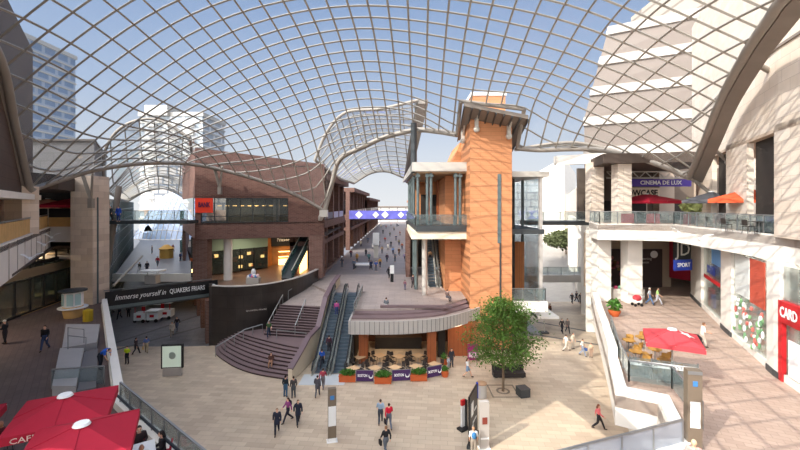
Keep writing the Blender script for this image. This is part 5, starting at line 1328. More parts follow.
rt = [((12.9, 22.3), 'nearest the lettered screen, left'), ((14.2, 22.6), 'nearest the lettered screen, right'), ((13.4, 24.0), 'in the middle row, left'), ((14.8, 24.4), 'in the middle row, right'), ((14.1, 26.0), 'in the back row, left'), ((15.3, 26.6), 'in the back row, right')]
for i, ((x, y), nm) in enumerate(rt):
    x += .75; o = RTb.put((x, y, 5), 0, 'round mustard table on the fenced corner of the right terrace, %s' % nm); o['group'] = 'mustard tables on the right terrace'
    for q in range(3):
        a = .4 + q * 2.1; o = RCh.put((x + math.sin(a) * .62, y - math.cos(a) * .62, 5), a + PI, 'mustard wicker chair, table %s, %s' % (nm, ('front side', 'right side', 'left side')[q])); o['group'] = 'mustard chairs on the right terrace'
# fenced corner
fc = thing('glass_balustrade', (12.6, 22, 5), 'glass balustrade with pale lettered band round the corner of the right terrace', 'balustrade')
balustrade([(15.4, 29.2), (13.2, 24.2), (11.9, 20.8), (13.6, 20.0)], 5.32, 1.1, fc, every=1.6)
balustrade([(13.6, 20.0), (12.4, 16.4)], 5.32, 1.1, fc, every=1.4)
scn = thing('lettered_screen', (13.3, 21.3, 5), 'low clear screen with a white lettered band in front of the mustard chairs', 'screen')
a, b = Vector((12.35, 21.5, 0)), Vector((15.2, 20.4, 0)); dq = math.atan2((b - a).y, (b - a).x)
MB().wall(a, b, 5.32, 6.35, .02).build('glass_panel', M['glass'], scn); MB().wall(a + Vector((0, -.03, 0)), b + Vector((0, -.03, 0)), 5.95, 6.2, .02).build('band', M['purewhite'], scn)
o = MB()
for t in (0, .33, .66, 1): p = a.lerp(b, t); o.box((p.x, p.y, 5.85), (.06, .06, 1.1))
o.build('posts', M['rail'], scn)
text('lettering', '* BELLA *  * PASTA *', .2, (a + b) / 2 + Vector((0, -.08, 6.07)), scn, M['charcoal'], rz=dq, width=2.4)
# near glass balustrades
nb = thing('glass_balustrade', (-10, 16, 5.3), 'glass balustrade with dark handrail along the lower left deck edge', 'balustrade')
balustrade([(-13.0, 18.6), (-6.2, 13.15)], 5.3, .95, nb, every=1.15, m=M['rail']); MB().bar((-13.3, 18.4, 6.0), (-6.5, 12.9, 6.0), .07).build('handrail', M['black'], nb)
nr = thing('glass_balustrade', (8, 14, 5.3), 'pale glass balustrade crossing the bottom right corner', 'balustrade')
balustrade([(3.6, 12.9), (10.95, 15.5)], 5.2, .98, nr, every=1.5, glassm=glass('frosted_blue_glass', (214, 222, 234), .62, gl=.8))
gsr = thing('glass_balustrade', (-17, 19.6, 5), 'short glass screen at the end of the grey benches on the left deck', 'balustrade')
balustrade([G(52, 389, 5), G(104, 385, 5)], 5, 1.0, gsr, every=3)
# grey plinth benches
bm1 = mat('pale_grey_concrete', (168, 164, 162), .7, noise=(1, .06))
for pts, z, lab in ((((66, 330), (100, 330), (97, 349), (62, 355)), 5.45, 'wide pale grey concrete bench plinth on the left deck, farther one with handrails'), (((60, 356), (84, 356), (76, 396), (52, 396)), 5.5, 'long pale grey concrete bench plinth on the left deck, nearer one'), (((84, 356), (98, 352), (96, 392), (77, 396)), 5.25, 'low darker grey plinth alongside the nearer bench on the left deck')):
    tag(MB().prism([G(x, y, 5)[:2] for x, y in pts], 5.0, z).build('concrete_bench', bm1 if 'pale' in lab else mat('mid_grey_concrete', (116, 112, 112), .7)), lab, 'bench')
for i, (x0, y0, x1, y1, lab) in enumerate(((68, 350, 86, 352, 'slender steel handrail at the front edge of the farther grey plinth'), (68, 341, 84, 343, 'slender steel handrail in the middle of the farther grey plinth'))):
    a, b = G(x0, y0, 5.45), G(x1, y1, 5.45)
    tag(MB().tube([a, a + Vector((0, 0, .9)), b + Vector((0, 0, .9)), b], .03, 6).build('handrail', M['rail']), lab, 'handrail')
# cafe seating by the lower left balustrade, with guests
wt = Proto(table(M['purewhite'], .9)); wc = Proto(chair(M['burgundy'], M['black']))
def look(a, b): return math.atan2(b[0] - a[0], -(b[1] - a[1]))
for (x, y), nm in (((-9.3, 14.35), 'right of the parasols by the balustrade'), ((-15.5, 14.6), 'at the far left behind the parasols')):
    wt.put((x, y, 5), .6, 'white cafe table %s' % nm)
for (x, y), tb_, lab, top, bot, kd, hr, lg, sk in (
    ((-8.65, 14.6), (-9.3, 14.35), 'diner in black seated right against the lower left balustrade', (30, 28, 32), (34, 34, 38), 'coat', (34, 28, 26), True, 0),
    ((-9.75, 14.95), (-9.3, 14.35), 'diner in dark brown seated beside the nearer parasol and the balustrade', (60, 46, 46), (44, 44, 48), 'top', (50, 40, 34), False, 0),
    ((-8.85, 13.7), (-9.3, 14.35), 'bald diner with tanned head at the white table by the balustrade', (220, 214, 200), (60, 60, 70), 'tshirt', None, False, 1),
    ((-15.2, 15.3), (-15.5, 14.6), 'diner with tanned head at the far left table behind the parasols', (90, 30, 40), (60, 60, 70), 'top', None, False, 1)):
    rz = look((x, y), tb_); wc.put((x, y, 5), rz, 'burgundy cafe chair under the ' + lab.split(' seated')[0].split(' at the')[0])
    person((x, y, 5.0), 'sit', rz, lab, top, bot, kd, hair=hr, long=lg, skin=sk)
# upper right deck tables seen through the balustrade
ut = Proto(table(M['dark'], .8)); uc = Proto(chair(M['dark'], M['black']))
for i, (x, y) in enumerate(((23.6, 38.5), (27.0, 40.2), (25.3, 33.0), (24.0, 30.0), (22.7, 27.0), (21.9, 24.4))):
    nm = ('under the maroon parasol', 'right of the maroon parasol', 'beside the grey parasol', 'before the second white pier', 'in the orange parasol opening', 'before the right hand pier')[i]
    ut.put((x, y, 12.75), 0, 'dark dining table on the upper right deck %s' % nm)
    for q in (0, 1): uc.put((x + (q * 2 - 1) * .65, y, 12.75), PI / 2 * (1 if q else -1) * -1, 'dark dining chair %s of the upper deck table %s' % (('left', 'right')[q], nm))
# ------------------------------------------------------------------ cafe frontage
def leafy(root, c, d, n, s, m, seed, name='foliage'):
    random.seed(seed); o = MB()
    for i in range(n):
        while True:
            u = Vector((random.uniform(-1, 1), random.uniform(-1, 1), random.uniform(-1, 1)))
            if u.length < 1: break
        p = Vector(c) + Vector((u.x * d[0], u.y * d[1], u.z * d[2])); a = Vector((random.uniform(-1, 1), random.uniform(-1, 1), random.uniform(-.4, 1))).normalized(); b = a.cross(Vector((random.random(), random.random(), random.random()))).normalized()
        k = s * random.uniform(.7, 1.3); w = b * k * .4; tip = p + a * k
        o.add([p, p + a * k * .45 + w, tip, p + a * k * .45 - w], [(0, 1, 2, 3)])
    return o.build(name, m, root)
for i, (px, py) in enumerate(((347.5, 381.5), (383, 383.2), (418.5, 380.5))):
    p = G(px, py); t_ = thing('trough_planter', p, 'long terracotta trough of green plants, %s of three along the cafe front' % ('left', 'middle', 'right')[i], 'planter', 'planters along the cafe front')
    MB().prism([(p.x - .68, p.y - .22), (p.x + .68, p.y - .22), (p.x + .68, p.y + .22), (p.x - .68, p.y + .22)], .03, .5).build('trough', M['terracotta'], t_)
    MB().box((p.x, p.y, .5), (1.42, .5, .07)).build('rim', M['terracotta'], kids(t_)[0])
    leafy(t_, (p.x, p.y, .72), (.66, .24, .28), 420, .16, M['leaf2'], i)
for i, (x0, x1, y0, y1) in enumerate(((356, 373.5, 382.5, 382.8), (392, 410.5, 382.5, 381.5), (427, 441.5, 379.5, 376.5))):
    a, b = G(x0, y0), G(x1, y1); an = facing(a, b); m_ = (a + b) / 2
    t_ = thing('cafe_banner', m_, 'dark purple cafe barrier with white lettering and curl, %s of three' % ('left', 'middle', 'right')[i], 'barrier', 'purple barriers along the cafe front')
    MB().wall(a, b, .12, 1.0, .03).build('canvas', M['plum'], t_)
    MB().tube([a, a + Vector((0, 0, 1.05))], .03, 8).tube([b, b + Vector((0, 0, 1.05))], .03, 8).bar(a + Vector((0, 0, 1.02)), b + Vector((0, 0, 1.02)), .04).build('frame', M['rail'], t_)
    n = Vector((math.sin(an), -math.cos(an), 0)) * .04; dr = (b - a).normalized()
    text('lettering', 'BOSTON', .3, m_ + n - dr * .18 + Vector((0, 0, .58)), t_, M['purewhite'], rz=an, width=.78, bold=.01)
    cc = m_ + n + dr * .5 + Vector((0, 0, .6)); MB().tube([cc + dr * (.16 * math.cos(q)) + Vector((0, 0, .2 * math.sin(q))) for q in [-PI * 1.1 + k * PI * 1.2 / 8 for k in range(9)]], [.02, .03, .045, .05, .05, .05, .045, .03, .02], 6).build('curl_mark', M['purewhite'], t_)
for (px, py, r, lab) in ((445, 376.5, .32, 'round terracotta pot at the right end of the purple barriers'), (444, 364.5, .34, 'green bushy pot plant at the cafe entrance')):
    p = G(px, py); t_ = thing('plant_pot', p, lab, 'plant pot')
    MB().lathe([(r * .75, 0), (r, .25), (r * .95, .5), (r * .8, .52)], p, 16).build('pot', M['terracotta'], t_, smooth=True)
    leafy(t_, p + Vector((0, 0, .62)), (.3, .3, .2 if 'round' in lab else .35), 160, .14, M['leaf2'], 9)
# right terrace planter
p = G(614.5, 316, 5); t_ = thing('plant_pot', p, 'orange pot with a green plant behind the white curved parapet', 'plant pot')
MB().lathe([(.3, 0), (.5, .4), (.5, .5), (.4, .5)], p, 14).build('pot', M['terracotta'], t_, smooth=True); leafy(t_, p + Vector((0, 0, .9)), (.5, .5, .5), 260, .25, M['leaf2'], 4)
p = Vector((27.8, 38.2, 12.75)); t_ = thing('potted_palm', p, 'pale green potted palm on the upper right deck beside the first pier', 'plant')
MB().lathe([(.3, 0), (.4, .5)], p, 12).build('pot', M['charcoal'], t_); leafy(t_, p + Vector((0, 0, 1.5)), (.8, .8, .7), 300, .4, mat('pale_palm_leaf', (150, 160, 100), .6), 5)
# a board
p = G(473, 362.5); t_ = thing('poster_board', p, 'magenta and white poster board standing by the tree', 'sign')
MB().box((p.x, p.y, .95), (1.0, .06, 1.5), -.1).build('panel', mat('magenta_poster', (150, 40, 104), .5), t_); MB().box((p.x, p.y - .05, .7), (.8, .02, .45), -.1).build('white_text_block', mat('pale_pink', (226, 190, 210), .5), t_)
MB().tube([(p.x - .35, p.y, 0), (p.x - .35, p.y, .3)], .03, 6).tube([(p.x + .35, p.y, 0), (p.x + .35, p.y, .3)], .03, 6).build('feet', M['rail'], t_)
# tree
p = G(503, 391); tr_ = thing('plaza_tree', p, 'leafy green tree standing in the square in front of the orange tower', 'tree')
o = MB().tube([p, p + Vector((.02, 0, 1.2)), p + Vector((-.03, .02, 2.6)), p + Vector((.05, 0, 4.6)), p + Vector((.0, 0, 6.6))], [.11, .095, .085, .06, .02], 8)
random.seed(21); tips = []
for i in range(34):
    a = i * 2.4; z = 1.9 + 4.6 * i / 34; ln = (2.75 - abs(z - 3.3) * .5) * random.uniform(.75, 1.05); s_ = p + Vector((0, 0, z)); e_ = s_ + Vector((math.cos(a) * ln, math.sin(a) * ln, .35 + random.uniform(-.1, .5)))
    m_ = s_.lerp(e_, .5) + Vector((0, 0, .15)); o.tube([s_, m_, e_], [.035, .025, .01], 5); tips += [e_, m_.lerp(e_, .4), m_]
o.build('trunk', M['bark'], tr_, smooth=True)
lf = MB(); random.seed(22)
tips += [p + Vector((0, 0, 6.9)), p + Vector((.3, .2, 6.6)), p + Vector((-.3, 0, 6.5))]
for t0 in tips:
    for k in range(120):
        u = Vector((random.gauss(0, .4), random.gauss(0, .4), random.gauss(0, .26))); q = t0 + u
        a = Vector((random.uniform(-1, 1), random.uniform(-1, 1), random.uniform(-.8, .5))).normalized(); b = a.cross(Vector((random.random(), .3, random.random()))).normalized(); s = random.uniform(.14, .25)
        lf.add([q, q + a * s * .5 + b * s * .28, q + a * s, q + a * s * .5 - b * s * .28], [(0, 1, 2, 3)])
lf.build('foliage', M['leaf'], tr_)
g = thing('tree_grate', p, 'square iron grate around the foot of the plaza tree', 'grate')
o = MB()
for s in (-1, 1): o.box((p.x + s * 1.0, p.y, .012), (.1, 2.1, .024)).box((p.x, p.y + s * 1.0, .012), (2.1, .1, .024))
for i in range(24):
    a = 2 * PI * i / 24; o.box((p.x + .45 * math.cos(a), p.y + .45 * math.sin(a), .012), (.14, .14, .024))
o.build('frame', mat('grate_grey', (130, 118, 106), .6), g)
# distant trees of the right street
for px, py, Y, s, lab in ((566, 240, 118, 3.6, 'left of the two distant trees seen between the right street footbridges'), (583, 236, 126, 3.8, 'right of the two distant trees seen between the right street footbridges')):
    c = at(px, py, Y); t_ = thing('street_tree', (c.x, c.y, 0), lab, 'tree')
    MB().tube([(c.x, c.y, 0), (c.x, c.y, c.z)], [.2, .1], 8).build('trunk', M['bark'], t_); leafy(t_, c, (s * 1.9, s, s * .75), 2200, .8, mat('dusty_olive_leaf', (96, 104, 70), .7, noise=(.6, .3)), int(px))
# bench and cube
p = G(509, 377); bn = thing('curved_bench', p, 'dark slatted curved bench behind the plaza tree', 'bench')
pts = [Vector((p.x + x, p.y + .12 * x * x * .5, .42)) for x in (-1.35, -.9, -.45, 0, .45, .9, 1.35)]
MB().sheet([[q + Vector((0, -.3, 0)) for q in pts], [q + Vector((0, .3, 0)) for q in pts]], .36).build('seat', mat('dark_bench', (56, 50, 50), .6), bn)
MB().sheet([[q + Vector((0, .28, 0)) for q in pts], [q + Vector((0, .36, .45)) for q in pts]], .05, off=(0, .06, 0)).build('backrest', mat('dark_bench', (56, 50, 50)), bn)
for x in (-1.1, 1.1): MB().box((p.x + x, p.y + .07, .04), (.2, .5, .08)).build('foot', M['charcoal'], bn)
p = G(523, 396); cb_ = thing('cube_seat', p, 'small dark cube seat right of the tree grate', 'seat')
MB().box((p.x, p.y, .33), (.78, .78, .6), .25).build('block', M['charcoal'], cb_); MB().box((p.x, p.y, .015), (.6, .6, .03), .25).build('plinth', M['black'], cb_); MB().box((p.x, p.y, .65), (.8, .8, .05), .25).build('lid', mat('cube_lid', (84, 82, 84), .5), cb_)
# bin
p = G(481.5, 397); bi = thing('litter_bin', p, 'steel drum litter bin with blue edge and brown lid', 'litter bin')
MB().tube([p + Vector((0, 0, .02)), p + Vector((0, 0, 1.0))], .38, 20).build('drum', M['fascia'], bi, smooth=True); MB().lathe([(.4, 1.0), (.4, 1.08), (.2, 1.14), (.05, 1.15)], p, 20).build('lid', mat('tan_lid', (176, 140, 110), .5), bi)
MB().box((p.x - .36, p.y - .16, .6), (.12, .2, 1.15)).build('blue_panel', M['blue'], bi)
# totems
def totem(p, w, d, h, rz, label, bands, m=M['fascia']):
    t_ = thing('wayfinding_totem', p, label, 'sign'); n = Vector((math.sin(rz), -math.cos(rz), 0)) * (d / 2 + .012)
    MB().box((p.x, p.y, p.z + h / 2), (w, d, h), rz).build('column', m, t_)
    MB().box((p.x, p.y, p.z + .02), (w + .15, d + .15, .04), rz).build('base_plate', M['purewhite'], t_)
    for z0, z1, ww, mm, nm in bands: MB().box(Vector((p.x, p.y, p.z + (z0 + z1) / 2)) + n, (ww, .02, z1 - z0), rz).build(nm, mm, t_)
    return t_
brn = mat('taupe_totem', (128, 114, 98), .4, .2); sky_ = mat('blue_disc', (70, 130, 190), .5)
p = G(332, 441); totem(p, .5, .3, 3.25, .25, 'slim taupe wayfinding totem with blue disc in the middle of the square', [(1.0, 2.2, .46, M['purewhite'], 'map_panel'), (2.6, 2.85, .25, sky_, 'blue_symbol'), (0, .25, .5, M['purewhite'], 'white_foot')], brn)
p = Vector((11.42, 15.6, 5)); totem(p, .5, .35, 3.1, -.2, 'tall taupe wayfinding totem with blue disc at the lower right terrace', [(.9, 1.9, .34, M['purewhite'], 'map_panel'), (2.5, 2.7, .16, sky_, 'blue_symbol'), (2.95, 3.08, .5, M['rail'], 'cap_strip')], brn)
p = G(484, 448); totem(p, .55, .3, 2.8, .1, 'silver information pillar with small red screen beside the black board', [(1.5, 1.9, .3, mat('brown_screen', (130, 60, 50), .4), 'screen'), (.6, .7, .5, M['purewhite'], 'strip')], M['fascia'])
p = G(473, 441); t_ = thing('information_board', p, 'large black information board with white graphics, seen edge on in the square', 'sign')
MB().box((p.x, p.y, 1.65), (1.9, .12, 2.9), 1.15).build('board', M['black'], t_)
nb_ = Vector((math.sin(1.15), -math.cos(1.15), 0)) * .08; nb_ = nb_ if nb_.y < 0 else -nb_
dv = Vector((math.cos(1.15), math.sin(1.15), 0))
for (u, z, w_, h_) in ((-.45, 2.2, .5, .8), (.3, 1.9, .55, .12), (.1, 1.3, .9, .1), (-.4, .95, .35, .5)):
    q = p + dv * u + nb_; MB().box((q.x, q.y, z), (w_, .02, h_), 1.15).build('white_graphic', M['purewhite'], t_)
MB().box((p.x, p.y, .1), (1.9, .3, .2), 1.15).build('base', M['charcoal'], t_)
p = G(463, 428.5); t_ = thing('leaflet_stand', p, 'slim red, white and black leaflet stand left of the black board', 'sign')
MB().box((p.x, p.y, 1.0), (.32, .12, 1.7), .6).build('panel', M['purewhite'], t_); MB().box((p.x, p.y, 1.7), (.34, .14, .35), .6).build('red_header', M['red'], t_); MB().box((p.x + .2, p.y, .95), (.1, .2, 1.85), .6).build('black_frame', M['black'], t_); MB().box((p.x, p.y - .1, .06), (.7, .5, .12), .6).build('foot', M['black'], t_)
# advertising panel
p = G(172.5, 375.5); t_ = thing('advertising_panel', p, 'illuminated portrait advertising panel in a dark frame at the left of the square', 'advertising panel')
MB().box((p.x, p.y, .35), (1.5, .25, .7), .12).build('base', M['fascia'], t_); MB().box((p.x, p.y, 1.65), (1.75, .22, 2.0), .12).build('frame', M['black'], t_)
MB().box((p.x, p.y - .12, 1.65), (1.5, .03, 1.78), .12).build('poster', mat('pale_green_poster', (206, 222, 204), .4, emit=.25), t_)
MB().tube([(p.x + .05, p.y - .13, 1.75), (p.x + .05, p.y - .16, 1.75)], .3, 12).build('portrait_shape', mat('soft_green_grey', (164, 180, 168), .5), t_)
# kiosk on the left deck
p = G(73, 317, 5); t_ = thing('kiosk', p, 'round white kiosk with grey roof and timber base beside the stone pillar', 'kiosk')
MB().lathe([(.62, 0), (.75, .8), (.7, .95)], p, 20).build('timber_base', M['wood'], t_, smooth=True); MB().lathe([(.72, .95), (.72, 2.2)], p, 8).build('glass_body', M['purewhite'], t_)
for a in (-2.2, -1.2, -.4): MB().box((p.x + .7 * math.cos(a), p.y + .7 * math.sin(a), p.z + 1.55), (.42, .06, .95), a + PI / 2).build('window', mat('pale_aqua', (170, 200, 200), .2), t_)
MB().lathe([(1.0, 2.2), (1.0, 2.32), (.2, 2.42)], p, 24).build('roof', M['charcoal'], t_)
MB().lathe([(1.05, .8), (1.05, .88), (.7, .88)], p, 20).build('counter', M['purewhite'], t_)
p = G(88, 321, 5); tag(MB().lathe([(.35, 0), (.35, .9), (.1, 1.0)], p, 8).build('cleaning_cart', mat('mustard_bag', (190, 160, 40), .7)), 'mustard yellow cleaning cart on the left deck by the kiosk', 'cart')
# market stalls on the left street
for i, (px, py, lab) in enumerate(((139, 323, 'white market stall cart below the banner bridge, left one'), (152, 322.5, 'white market stall cart below the banner bridge, middle one'), (165, 319.5, 'white market stall cart below the banner bridge, right one'))):
    p = G(px, py); t_ = thing('market_cart', p, lab, 'market stall')
    MB().box((p.x, p.y + .5, .75), (1.3, 1.1, .9), .1).build('body', M['purewhite'], t_)
    MB().box((p.x, p.y + .5, 1.3 + (.8 if i != 1 else .1)), (1.45, 1.3, .12), .1).build('roof', M['purewhite'], t_)
    for sx in (-1, 1): MB().tube([(p.x + sx * .55, p.y + .1, 1.1), (p.x + sx * .55, p.y + .1, 2.1 if i != 1 else 1.4)], .04, 6).build('post', M['red'] if i != 1 else M['steel'], t_)
    for sx in (-1, 1): MB().tube([(p.x + sx * .5, p.y + .0, .22), (p.x + sx * .5, p.y - .06, .22)], .22, 12).build('wheel', M['dark'], t_)
    MB().box((p.x, p.y - .06, .8), (.5, .06, .3), .1).build('red_mark', M['red'], t_)
t_ = thing('red_gate_frame', G(153, 312), 'tall red framed gateway stand behind the white market carts', 'market stall')
a, b = G(143.5, 314), G(162.5, 314)
for q in (a, b): MB().box((q.x, q.y, 1.2), (.3, .3, 2.4)).build('post', M['red'], t_)
MB().box(((a.x + b.x) / 2, a.y + .5, 1.7), (2.2, .2, 1.2)).build('panel', M['purewhite'], t_)
p = G(152.5, 284, 5); t_ = thing('market_cart', p, 'white canopied stall on the raised deck of the left street', 'market stall')
MB().box((p.x, p.y, 5.6), (1.3, 1, 1.0)).build('body', M['fascia'], t_); MB().box((p.x, p.y, 6.6), (2.4, 1.6, .15)).build('roof', M['purewhite'], t_)
for sx in (-1, 1): MB().tube([(p.x + sx * .6, p.y, 6), (p.x + sx * .6, p.y, 6.6)], .04, 6).build('post', M['steel'], t_)
p = G(166.5, 258, 5); tag(MB().lathe([(1.1, 0), (1.1, 1.5), (1.3, 1.7), (.3, 2.4)], p, 10).build('stall', mat('golden_stall', (210, 160, 80), .7)), 'small golden stall far along the raised deck of the left street', 'market stall')
# hanging lamp below the upper left footbridge
p = at(148, 231, 46.5); t_ = thing('hanging_bell_lamp', p, 'dark bell shaped lamp hanging below the upper left footbridge', 'lamp')
MB().lathe([(.42, 0), (.3, .35), (.1, .6), (.05, .7)], p, 14).build('shade', M['black'], t_, smooth=True); MB().tube([p + Vector((0, 0, .6)), p + Vector((0, 0, 1.1))], .03, 6).build('rod', M['black'], t_)
# bird stand in the arcade
p = Vector((-17.7, 48.3, 5.02)); t_ = thing('merchandise_cart', p, 'small cart heaped with white, blue and pink goods in the brick arcade', 'cart')
MB().box((p.x, p.y, 5.4), (1.5, .8, .7)).build('cart_body', M['steel'], t_)
for i, c in enumerate(((236, 236, 236), (90, 130, 190), (220, 120, 150), (240, 238, 230), (110, 150, 200), (236, 200, 200))): MB().ball((p.x - .55 + i * .22, p.y - .1, 5.9 + .1 * (i % 2)), .2, 8, 6).build('soft_toy', pm(c), t_)
MB().ball((p.x, p.y, 6.4), (.28, .25, .4), 10, 8).build('large_soft_toy', M['purewhite'], t_)
# central street furniture
for px, py, lab in ((392, 282, 'white upright sign panel on the sunlit plateau'), (376, 258, 'white upright sign panel in the central street crowd')):
    p = G(px, py, ZC); t_ = thing('sign_panel', p, lab, 'sign'); s = 1 if py > 270 else 2.2
    MB().box((p.x, p.y, p.z + 1.6 * s), (.55 * s, .12, 1.1 * s)).build('panel', M['purewhite'], t_); MB().box((p.x, p.y, p.z + .55 * s), (.4 * s, .12, 1.1 * s)).build('leg', M['black'] if py > 270 else M['steel'], t_)
p = G(363, 267.5, ZC); t_ = thing('street_bench', p, 'white and grey seating unit in the central street crowd', 'bench')
MB().box((p.x, p.y, p.z + .55), (3.0, 1.2, .25)).build('seat', M['purewhite'], t_); MB().box((p.x - 1.2, p.y, p.z + .22), (.3, 1, .45)).build('leg', M['charcoal'], t_); MB().box((p.x + 1.2, p.y, p.z + .22), (.3, 1, .45)).build('leg', M['charcoal'], t_)
# leaning post on the plateau
pb_ = thing('handrail', (-4.2, 40, 4.6), 'glass balustrade beside the escalator opening of the plateau', 'balustrade'); pb_.name = 'glass_balustrade'
ORG[pb_.name] = Vector((-4.2, 40, 4.6)); balustrade([(-4.25, 36.8), (-4.25, 45.5)], 4.45, 1.0, pb_, every=1.8)
# stone seats on the plateau tier
tag(MB().bb(-1.9, 38.35, 4.6, 5.0, 38.75, 4.85).build('stone_kerb_seat', M['stair']), 'low stone kerb seat along the top of the curved plateau steps', 'seat')
# pram and stall on the right terrace
p = G(637, 306, 5); t_ = thing('pram', p, 'red and white pushchair near the terrace hall', 'pram')
MB().ball((p.x, p.y, 5.75), (.4, .35, .32), 10, 6).build('hood', M['redcanvas'], t_); MB().box((p.x, p.y, 5.5), (.7, .45, .25)).build('seat', M['purewhite'], t_)
for sx in (-1, 1):
    for sy in (-1, 1): MB().tube([(p.x + sx * .3, p.y + sy * .22, 5.14), (p.x + sx * .3, p.y + sy * .28, 5.14)], .14, 10).build('wheel', M['black'], t_)
MB().tube([(p.x + .3, p.y, 5.5), (p.x + .75, p.y, 6.05)], .025, 6).build('handle', M['rail'], t_)
p = G(695.5, 350, 5); t_ = thing('pram', p, 'dark pushchair pushed by the person in white', 'pram')
MB().ball((p.x, p.y, 5.75), (.38, .33, .3), 10, 6).build('hood', M['black'], t_); MB().box((p.x, p.y, 5.5), (.7, .45, .2)).build('seat', M['charcoal'], t_)
for sx in (-1, 1):
    for sy in (-1, 1): MB().tube([(p.x + sx * .3, p.y + sy * .22, 5.14), (p.x + sx * .3, p.y + sy * .28, 5.14)], .14, 10).build('wheel', M['black'], t_)
p = G(627, 298, 5); t_ = thing('goods_stall', p, 'pale low stall with pink and green goods at the terrace edge', 'market stall')
MB().box((p.x, p.y, 5.5), (3.0, .9, 1.0), -.1).build('body', M['white'], t_)
for i in range(7): MB().ball((p.x - 1.2 + i * .4, p.y - .1, 6.1), .2, 7, 5).build('goods', pm(((220, 90, 130), (120, 180, 140), (230, 225, 215))[i % 3]), t_)
# ------------------------------------------------------------------ right hand shops' writing and displays
def onpx(px, off=.0):
    p, an = onw(wpx(px)); return Vector((p.x, p.y, 0)) + Vector((-math.sin(an), math.cos(an), 0)) * off, an
_, a0_ = onpx(715); p_, _ = onpx(715)
def wallpart(root, px0, px1, z0, z1, m, name, off=-.12, t=.05):
    a, _ = onpx(px0, off); b, _ = onpx(px1, off); return MB().wall(a, b, z0, z1, t).build(name, m, root)
nrm = -1 if (onpx(715, 1.0)[0].x > p_.x) else 1
OFF = .14 * nrm
s1 = thing('window_display', (p_.x, p_.y, 5.4), 'shop window with blue lettering and red swoosh, left of the white piers', 'shop display')
q, an = onpx(713, OFF)
text('lettering', 'BLUEWATER' if False else 'SOUTH', .95, (q.x, q.y, 8.9), s1, M['blue'], rz=an, width=2.6, bold=.02)
wallpart(s1, 706, 722, 8.0, 8.3, M['red'], 'red_stripe', OFF); wallpart(s1, 714, 723.5, 9.6, 11, mat('sky_panel', (110, 160, 214), .5), 'blue_panel', OFF)
for i, (x0, x1, z0, z1, c) in enumerate(((705, 708, 5.5, 7.0, (200, 60, 60)), (707, 710, 5.5, 6.6, (60, 80, 180)), (713, 719, 5.5, 7.2, (50, 50, 54)), (719, 723, 5.5, 6.6, (200, 200, 204)))): wallpart(s1, x0, x1, z0, z1, pm(c), 'display', OFF * -2.5, .3)
s2 = thing('window_display', (onpx(752)[0].x, onpx(752)[0].y, 5.4), 'shop window with red panel and green and white floral display between two piers', 'shop display')
wallpart(s2, 753, 768, 8.3, 11.1, mat('brick_red_panel', (196, 84, 62), .6), 'red_panel', OFF); wallpart(s2, 738, 752, 8.4, 11.1, mat('grey_white_blind', (214, 218, 214), .6), 'blind', OFF)
random.seed(8)
for i in range(60):
    px = random.uniform(737, 768); z = random.uniform(5.5, 8.1); q, an_ = onpx(px, OFF * (1 + random.random())); c = ((128, 170, 120), (236, 236, 230), (206, 110, 100), (110, 150, 110), (240, 240, 240))[i % 5]
    MB().ball((q.x, q.y, z), (.09, .09, .1 + random.random() * .14), 7, 5).build('flower', pm(c), s2)
s3 = thing('shop', (onpx(786)[0].x, onpx(786)[0].y, 5), 'red framed shopfront with white lettering at the far right edge', 'shop')
wallpart(s3, 783.5, 787.5, 5.0, 9.3, M['red'], 'red_post', OFF, .2); wallpart(s3, 784, 812, 8.2, 9.35, M['red'], 'red_fascia', OFF, .25)
q, an = onpx(796, OFF * 2.3); text('lettering', 'OREO', .75, (q.x, q.y, 8.78), s3, M['purewhite'], rz=an, width=1.6, bold=.02) if False else text('lettering', 'CARD', .75, (q.x, q.y, 8.78), s3, M['purewhite'], rz=an, width=1.5, bold=.02)
wallpart(s3, 792, 803, 5.5, 7.4, M['purewhite'], 'notice', OFF)
s4 = thing('projecting_sign', (28.7, 41.0, 8.6), 'black and blue projecting shop sign with white letters at the hall corner', 'sign')
q = at(682, 252, 37.5)
MB().box((q.x, q.y, 10.3), (1.9, .2, 2.0), .25).build('black_board', M['black'], s4); MB().box((q.x, q.y - .1, 8.9), (2.0, .2, 1.0), .25).build('blue_board', mat('royal_blue', (30, 56, 150), .5), s4)
text('lettering', 'JD', 1.7, (q.x + .02, q.y - .15, 10.3), s4, M['steel'], rz=.25); text('lettering', 'SPORT', .55, (q.x, q.y - .25, 8.9), s4, M['purewhite'], rz=.25, width=1.5)
MB().tube([(q.x, q.y, 11.3), (q.x, q.y, 11.6)], .06, 6).build('bracket', M['black'], s4)
# bird sculptures on the pale fascias
def bird(loc, rz, s, label):
    b = thing('bird_sculpture', loc, label, 'sculpture'); L0 = Vector(loc); d = Vector((math.cos(rz), math.sin(rz), .1)); n = Vector((-math.sin(rz), math.cos(rz), 0))
    MB().tube([L0 - d * .5 * s, L0 - d * .2 * s, L0 + d * .15 * s, L0 + d * .42 * s, L0 + d * .55 * s], [.02 * s, .1 * s, .13 * s, .08 * s, .02 * s], 8).build('body', M['purewhite'], b, smooth=True)
    for u in (-1, 1): MB().sheet([[L0 + d * .2 * s, L0 + d * .1 * s + Vector((0, 0, .35 * s)) + n * u * .35 * s, L0 - d * .25 * s + Vector((0, 0, .5 * s)) + n * u * .8 * s], [L0 - d * .15 * s, L0 - d * .2 * s + Vector((0, 0, .33 * s)) + n * u * .35 * s, L0 - d * .35 * s + Vector((0, 0, .5 * s)) + n * u * .8 * s]], .03).build('wing', M['purewhite'], b)
